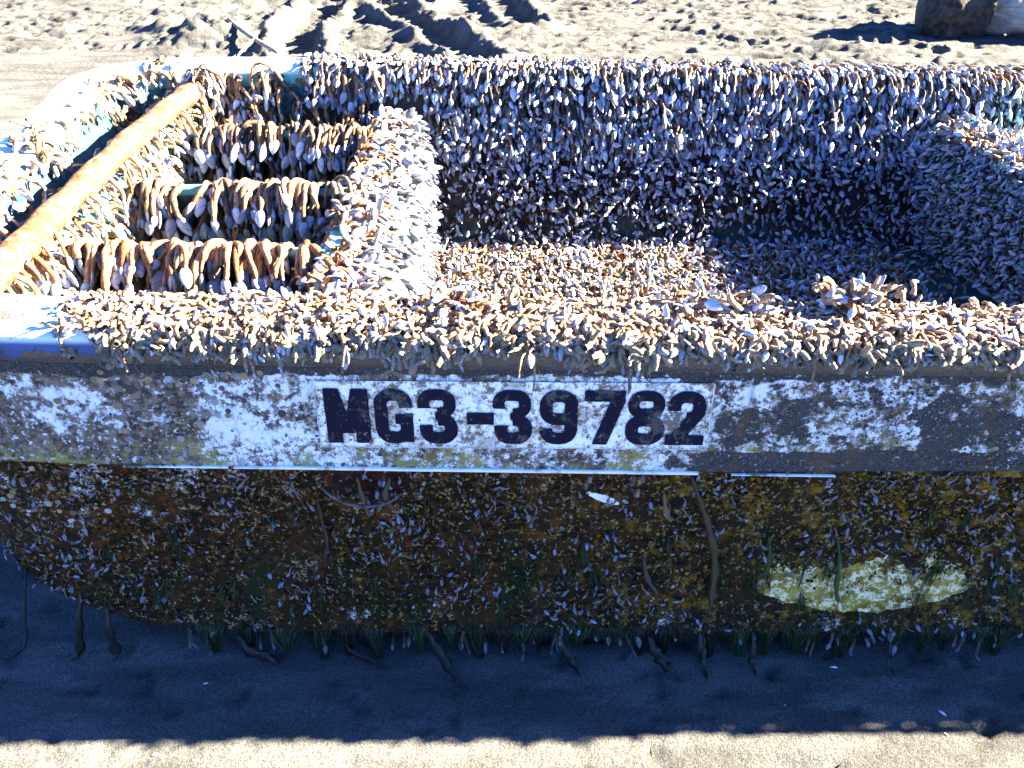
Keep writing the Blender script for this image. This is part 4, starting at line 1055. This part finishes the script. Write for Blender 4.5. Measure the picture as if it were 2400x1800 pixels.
wts = np.stack([3 + 0 * x, 2.2 * (1 - .5 * rgt), 1.2 + 3.6 * rgt * hi, .6 + 2.0 * hi * cl * 2, .30 + 0.8 * hi * (cl > .5), 1.8 * (1 - hi) + .3, 2.6 + 0 * x, .45 + 0 * x], 1)
cum = np.cumsum(wts / wts.sum(1, keepdims=True), 1); k = (rng.random(n)[:, None] > cum).sum(1).clip(0, 7)
cols = pal[k] * rng.uniform(.6, 1.3, (n, 1))
o = obj('hull_crust', flakes(n, x, z, rng.uniform(.0015, .0045, n), cols, 'hull_crust', ''), BOAT); o['kind'] = 'stuff'; o['label'] = 'rough brown and ochre marine crust on lower hull'
# upper strake: thin brown-grey bits, thicker to the left and at patches
n = 7000
x, z = jit(n, -1.12, 1.5, 0.448, 0.665); q = fbm(x * 7, z * 9, 0, 23, 4)
inpanel = (x > PX0 - .25) & (x < PX1)
keep = (rng.random(len(x)) < np.clip((q - .46) * 6 + .35 * sstep(-.4, -1.0, x) + .25 * sstep(.35, .5, x), 0, 1) * np.where(inpanel, .12, 1)); x, z = x[keep], z[keep]; n = len(x)
pal2 = np.array([(.10, .06, .04), (.18, .15, .12), (.05, .045, .045), (.30, .27, .22), (.09, .085, .08), (.5, .52, .55)])
wr = sstep(.2, .5, x)
k = np.where(rng.random(n) < wr * .6, 4, rng.choice(6, n, p=[.25, .2, .2, .15, .1, .1]))
o = obj('strake_crust', flakes(n, x, z, rng.uniform(.0012, .0034, n), pal2[k] * rng.uniform(.6, 1.2, (n, 1)), 'strake_crust', '', lift=.2), BOAT); o['kind'] = 'stuff'; o['label'] = 'brown and grey specks stuck on white paint'
# base rings left by lost barnacles
n = 620
x = rng.uniform(-1.12, -.42, n); z = np.where(rng.random(n) < .75, rng.uniform(.45, .66, n), rng.uniform(.30, .44, n)); keep = fbm(x * 6, z * 6, 0, 44, 3) > .46; x, z = x[keep], z[keep]; n = len(x)
rr = rng.uniform(.0035, .0085, n); a = np.arange(9) * 2 * math.pi / 9
V = np.zeros((n, 19, 3)); yb = hull_y(x, z)
for j, (q, up_) in enumerate([(1.0, .0005), (.6, .0032)]):
    V[:, j * 9:(j + 1) * 9, 0] = x[:, None] + rr[:, None] * q * np.cos(a); V[:, j * 9:(j + 1) * 9, 2] = z[:, None] + rr[:, None] * q * np.sin(a); V[:, j * 9:(j + 1) * 9, 1] = yb[:, None] - up_ - rng.uniform(0, .001, n)[:, None]
V[:, 18] = np.stack([x, yb - .0012, z], 1)
i = np.arange(9); j = (i + 1) % 9
f4 = np.stack([i, j, 9 + j, 9 + i], 1); f3 = np.stack([9 + i, 9 + j, np.full(9, 18)], 1)
off = (np.arange(n) * 19)[:, None, None]
rc = np.array([(.22, .17, .13), (.30, .30, .31), (.34, .25, .13), (.12, .09, .08)])[rng.integers(0, 4, n)] * rng.uniform(.5, 1.1, (n, 1))
o = obj('barnacle_scars', new_mesh('barnacle_scars', V.reshape(-1, 3), [(f4[None] + off).reshape(-1, 4), (f3[None] + off).reshape(-1, 3)], M['attr'], True, attrs=dict(bcol=np.repeat(np.concatenate([rc, np.ones((n, 1))], 1), 19, 0))), BOAT)
o['kind'] = 'stuff'; o['label'] = 'round barnacle scars on the bow side of the hull'
# thin worm tubes
n = 1500
x, z = jit(n, -1.1, 1.45, 0.02, 0.43); n = len(x); keep = (z > zchine(x) + .01); x, z = x[keep], z[keep]; n = len(x)
th = rng.uniform(0, 6.28, n); cur = rng.normal(0, 90, n); ln = rng.uniform(.004, .014, n); path = np.zeros((n, 5, 3)); X_, Z_, T_ = x.copy(), z.copy(), th.copy()
for k in range(5):
    path[:, k] = np.stack([X_, hull_y(X_, Z_) - .004 - .002 * math.sin(k), Z_], 1); X_ = X_ + np.cos(T_) * ln / 4; Z_ = Z_ + np.sin(T_) * ln / 4; T_ = T_ + cur * ln / 4 * 3
V = tubes(path, np.full((n, 5), .0007) * rng.uniform(.6, 1.4, (n, 1)), 3)
wc = np.array([.27, .22, .15]) * rng.uniform(.3, 1.3, (n, 1))
fq = (grid_faces(5, 3, True)[None] + (np.arange(n) * 15)[:, None, None]).reshape(-1, 4)
o = obj('worm_tubes', new_mesh('worm_tubes', V.reshape(-1, 3), fq, M['attr'], True, attrs=dict(bcol=np.repeat(np.concatenate([wc, np.ones((n, 1))], 1), 15, 0))), BOAT); o['kind'] = 'stuff'; o['label'] = 'pale thin worm tubes'

# ------------------------------------------------------------------ weed
def weed(name, roots, L, R, cols, S=8, spread=.3, out=.25, sides=4, g=.7, gid=None):
    n = len(roots); p = roots.copy(); d = unit(np.stack([rng.normal(0, spread, n), -np.full(n, out), -np.ones(n)], 1)); pts = [p.copy()]
    for k in range(S):
        d = unit(d * .8 + np.array([0, 0, -1]) * .25 + rng.normal(0, .16, (n, 3))); q = p + d * (L / S)[:, None]
        gz = G0 + .006; low = q[:, 2] < gz
        q[low, 2] = gz; q[low, 1] -= .4 * (L / S)[low]; q[low, 0] += .25 * (L / S)[low]
        hy = hull_y(q[:, 0], q[:, 2]); inside = (q[:, 2] > zchine(q[:, 0])) & (q[:, 1] > hy - .004); q[inside, 1] = hy[inside] - .004 - rng.random(inside.sum()) * .003
        p = q; pts.append(p.copy())
    path = np.stack(pts, 1); prof = np.interp(np.linspace(0, 1, S + 1), [0, .3, .8, 1], [.7, 1, .7, .15])
    if gid is not None:
        for gg in range(int(gid.max()) + 1):
            mk = gid == gg; cen = path[mk][:, :, :2].mean(0, keepdims=True); tt_ = (np.linspace(0, 1, S + 1) ** .8 * .88)[None, :, None]
            pm = path[mk]; pm[:, :, :2] = pm[:, :, :2] * (1 - tt_) + cen * tt_; path[mk] = pm
    V = tubes(path, R[:, None] * prof[None], sides, squash=.35)
    fq = (grid_faces(S + 1, sides, True)[None] + (np.arange(n) * (S + 1) * sides)[:, None, None]).reshape(-1, 4)
    return new_mesh(name, V.reshape(-1, 3), fq, M['weed'], True, attrs=dict(bcol=np.repeat(np.concatenate([cols, np.ones((n, 1))], 1), (S + 1) * sides, 0)))
# clumps along the bottom edge
cl_x = np.array([-.66, -.5, -.42, -.3, -.2, -.13, -.02, .02, .06, .14, .22, .28, .33, .36, .43, .47, .50, .56, .62, .66, .72, .78, .84, .9, .95, 1.02, 1.07, -.58, -.36, -.08])
rt, LL, RR, CC, GI = [], [], [], [], []
for ci, cxx in enumerate(cl_x):
    m = rng.integers(40, 110); xx = rng.normal(cxx, rng.uniform(.007, .018), m); ll = rng.uniform(.05, .15) * rng.uniform(.35, 1.1, m); GI.append(np.full(m, ci))
    rt.append(np.stack([xx, hull_y(xx, 0 * xx + .01) + rng.uniform(-.002, .02, m), np.maximum(zchine(xx), 0) + rng.uniform(-.005, .02, m)], 1)); LL.append(ll); RR.append(rng.uniform(.0010, .0028, m))
    gcol = np.array([(.007, .017, .004), (.004, .006, .003), (.008, .008, .005), (.010, .024, .008)])[rng.integers(0, 4)]
    CC.append(np.tile(gcol, (m, 1)) * rng.uniform(.5, 1.6, (m, 1)))
m = 500; xx = rng.uniform(-.8, 1.5, m); GI.append(np.full(m, -1))
rt.append(np.stack([xx, hull_y(xx, 0 * xx + .01) + rng.uniform(-.002, .03, m), zchine(xx) + rng.uniform(-.01, .02, m)], 1)); LL.append(rng.uniform(.01, .05, m)); RR.append(rng.uniform(.0007, .0018, m)); CC.append(np.array([(.005, .007, .004)]) * rng.uniform(.4, 2.0, (m, 1)))
o = obj('green_algae', weed('green_algae', np.vstack(rt), np.concatenate(LL), np.concatenate(RR), np.vstack(CC), gid=np.concatenate(GI))); o['kind'] = 'stuff'; o['label'] = 'wet dark green algae hanging in a fringe from the bottom edge of the hull'; o['category'] = 'algae'
# short green tufts on the side
rt, LL, RR, CC = [], [], [], []
for k in range(75):
    cxx, cz = rng.uniform(-.9, 1.4), rng.uniform(.04, .36) ** 1.0
    if cz < zchine(cxx) + .05: continue
    if rng.random() > .35 + sstep(.3, .05, cz): continue
    m = rng.integers(10, 26); xx = rng.normal(cxx, .006, m); zz = cz + rng.normal(0, .01, m)
    rt.append(np.stack([xx, hull_y(xx, zz) - .003, zz], 1)); LL.append(rng.uniform(.02, .06, m)); RR.append(rng.uniform(.0007, .0018, m)); CC.append(np.array([(.008, .020, .005)]) * rng.uniform(.4, 2.2, (m, 1)))
o = obj('algae_tufts', weed('algae_tufts', np.vstack(rt), np.concatenate(LL), np.concatenate(RR), np.vstack(CC), spread=.25, out=.05), BOAT); o['kind'] = 'stuff'; o['label'] = 'small green algae tufts on lower hull'
# single ribbons
def ribbon(pts, wd, colr, label, grp='seaweed ribbons hanging on the outer hull'):
    P = catmull(pts, 6); n = len(P); T, U, Wv = frames(P[None]); T, U, Wv = T[0], U[0], Wv[0]
    side = unit(np.cross(T, np.array([0, -1.0, .1])) + 0.25 * rng.normal(size=(1, 3)))
    pr = np.interp(np.linspace(0, 1, n), [0, .15, .5, .85, 1], [.35, .6, 1, .9, .2]) * wd * (1 + .25 * np.sin(np.arange(n) * 1.3))
    V = []
    for q, up_ in [(-1, 0), (-.35, .0025), (.35, .0025), (1, 0), (.35, -.001), (-.35, -.001)]:
        V.append(P + side * (pr * q)[:, None] + np.array([0, -1, 0]) * up_ + np.array([0, -.0015, 0]) * np.sin(np.arange(n) * 1.7 + q)[:, None])
    V = np.stack(V, 1).reshape(-1, 3)
    me = new_mesh('seaweed_ribbon', V, grid_faces(n, 6, True), M['weed'], True, attrs=dict(bcol=np.tile(np.array(list(colr) + [1.0]), (len(V), 1)) ))
    o = obj('seaweed_ribbon', me); o['label'] = label; o['category'] = 'seaweed'; o['group'] = grp
def hp(px, py, out=.008):        # point on the hull side under a photo pixel
    y = 1.29
    for _ in range(6):
        dep = PITCH - math.atan((900 - py) / F); zz = CH - y * math.tan(dep); xx = (px - 1200) * (y * math.cos(PITCH) + (CH - zz) * math.sin(PITCH)) / F
        y = float(hull_y(np.array(xx), np.array(max(zz, 0.0))))
    return (xx, y - out, zz)
ribbon([hp(1620, 1112), hp(1640, 1170, .012), hp(1655, 1215, .016), hp(1672, 1300, .014), hp(1668, 1370, .012), hp(1660, 1430, .010)], .0085, (.035, .028, .012), 'long olive seaweed ribbon hanging below the right end of the registration panel')
ribbon([hp(838, 1112), hp(850, 1150, .014), hp(866, 1200, .014)], .006, (.06, .045, .02), 'short brown seaweed ribbon hanging inside the reddish hull recess')
ribbon([hp(742, 1130), hp(750, 1190), hp(768, 1260, .012), hp(760, 1310)], .006, (.025, .02, .014), 'thin dark seaweed ribbon left of the reddish recess')
ribbon([hp(915, 1115), hp(905, 1150, .012), hp(918, 1185)], .007, (.05, .04, .025), 'stubby brown seaweed ribbon at the right of the reddish recess')
ribbon([hp(1508, 1300), hp(1515, 1345, .012), hp(1540, 1385)], .006, (.04, .035, .03), 'dark curled seaweed ribbon in the middle of the lower hull')
ribbon([hp(1555, 1150), hp(1560, 1190, .012), hp(1572, 1215)], .007, (.12, .075, .035), 'light brown seaweed scrap left of the long olive ribbon')
ribbon([hp(1960, 1250), hp(1965, 1310), hp(1958, 1370), hp(1962, 1410)], .005, (.02, .05, .012), 'green seaweed ribbon crossing the scraped cream patch')
ribbon([hp(1800, 1250), hp(1802, 1300), hp(1790, 1345)], .006, (.014, .035, .01), 'dark green seaweed ribbon left of the scraped cream patch')
for k, (a, b, ww) in enumerate([((190, 1395), (215, 1450), .010), ((250, 1420), (290, 1500), .012), ((560, 1490), (650, 1560), .012), ((800, 1500), (900, 1580), .010), ((1000, 1480), (1075, 1620), .016), ((60, 1330), (80, 1450), .004),
                                ((1310, 1490), (1360, 1590), .012), ((1520, 1490), (1570, 1580), .014), ((1650, 1490), (1655, 1600), .006), ((1765, 1480), (1770, 1590), .008), ((2085, 1480), (2095, 1590), .006), ((1640, 1480), (1640, 1530), .01)]):
    A = hp(*a, 0.0)
    gx, gy = gp(*b); gy = min(gy, 1.25)
    ribbon([A, (A[0] * .7 + gx * .3, A[1] - .02, A[2] * .6 + G0 * .4), (A[0] * .3 + gx * .7, (A[1] + gy) / 2, G0 + .012), (gx, gy, G0 + .008)], ww, [(.012, .010, .007), (.009, .011, .009), (.015, .013, .012)][k % 3],
           'dark wet seaweed strand under the hull, %s' % ['first from the left', 'second from the left', 'under the left letters', 'below the first numeral', 'largest one below the panel', 'thinnest one at the far left', 'just right of the middle', 'broad one right of the middle', 'below the long olive ribbon', 'left of the cream patch', 'below the cream patch', 'short one right of the broad strand'][k], 'seaweed strands under the hull')

# ------------------------------------------------------------------ driftwood, stick, chips
lg = thing('driftwood_log', 'grey driftwood log with shade-darkened end lying on the churned sand at top right', 'log', (3.3, 6.9, G0))
P = catmull([(3.10, 6.90, G0 + .19), (3.4, 6.83, G0 + .19), (3.9, 6.72, G0 + .18), (4.7, 6.6, G0 + .17), (5.6, 6.5, G0 + .16)], 14)
R_ = np.interp(np.linspace(0, 1, len(P)), [0, .04, .15, .3, 1], [.19, .22, .19, .18, .15])
obj('trunk', tube_mesh('trunk', P, R_, 40, M['wood'], .8, 9, 5, M['woodend']), lg)
obj('shade_dark_end', tube_mesh('shade_dark_end', catmull([(3.0, 6.90, G0 + .20), (3.2, 6.86, G0 + .20), (3.44, 6.80, G0 + .20)], 6), np.interp(np.linspace(0, 1, 13), [0, .2, .75, 1], [.20, .25, .245, .20]), 36, M['woodend'], 1.1, 19, 7), lg)  # root end; shade on its unlit side is put into the dark colour
obj('branch_stub', tube_mesh('branch_stub', catmull([(3.5, 6.8, G0 + .25), (3.62, 6.72, G0 + .38), (3.74, 6.68, G0 + .5)], 6), np.linspace(.09, .04, 13), 14, M['wood'], .5, 4, 12), lg)
st = thing('forked_stick', 'small forked pale stick lying on sand beyond the turquoise gunwale', 'stick', (*gp(600, 118), G0))
def gpt(px, py, h=.06): a = gp(px, py); return (a[0], a[1], G0 + h)
obj('stem', tube_mesh('stem', catmull([gpt(545, 92, .13), gpt(600, 122, .09), gpt(655, 148, .07)], 6), np.linspace(.018, .014, 13), 8, M['stick'], .5, 2, 30), st)
obj('fork', tube_mesh('fork', catmull([gpt(603, 124, .09), gpt(575, 136, .06), gpt(560, 150, .05)], 6), np.linspace(.013, .007, 13), 8, M['stick'], .5, 2, 30), st)
def chip(px, py, s, rot, label):
    x, y = gp(px, py); z = float(ground_h(np.array([x]), np.array([y]))[0])
    c, s_ = math.cos(rot), math.sin(rot)
    pr = np.array([(-1, 0, .1), (-.5, .28, .25), (.3, .33, .3), (1, .05, .15), (.4, -.3, .25), (-.5, -.26, .22), (0, 0, .55)])
    V = np.stack([x + s * (pr[:, 0] * c - pr[:, 1] * s_), y + s * (pr[:, 0] * s_ + pr[:, 1] * c), z + s * pr[:, 2]], 1)
    f = np.array([[i, (i + 1) % 6, 6] for i in range(6)])
    o = obj('shell_chip', new_mesh('shell_chip', V, f, M['chip'], True)); o['label'] = label; o['category'] = 'shell fragment'; o['group'] = 'white shell fragments on the sand'
chip(2208, 1672, .010, -.9, 'thin white shell fragment on shaded sand at lower right, the longest of them')
chip(2218, 1722, .006, -.8, 'tiny white shell sliver just below the longest fragment at lower right')
chip(1955, 1564, .009, -.1, 'small white shell sliver on shaded sand below the cream patch')
chip(1696, 1622, .004, 0, 'tiny white shell speck on shaded sand right of the middle')
chip(482, 1601, .006, .2, 'tiny pale shell flake on shaded sand at lower left')
chip(365, 1771, .009, .1, 'pale round shell bit on the sunlit sand strip at bottom left')
chip(1840, 1652, .003, .4, 'faint white shell speck on shaded sand left of the longest fragment')
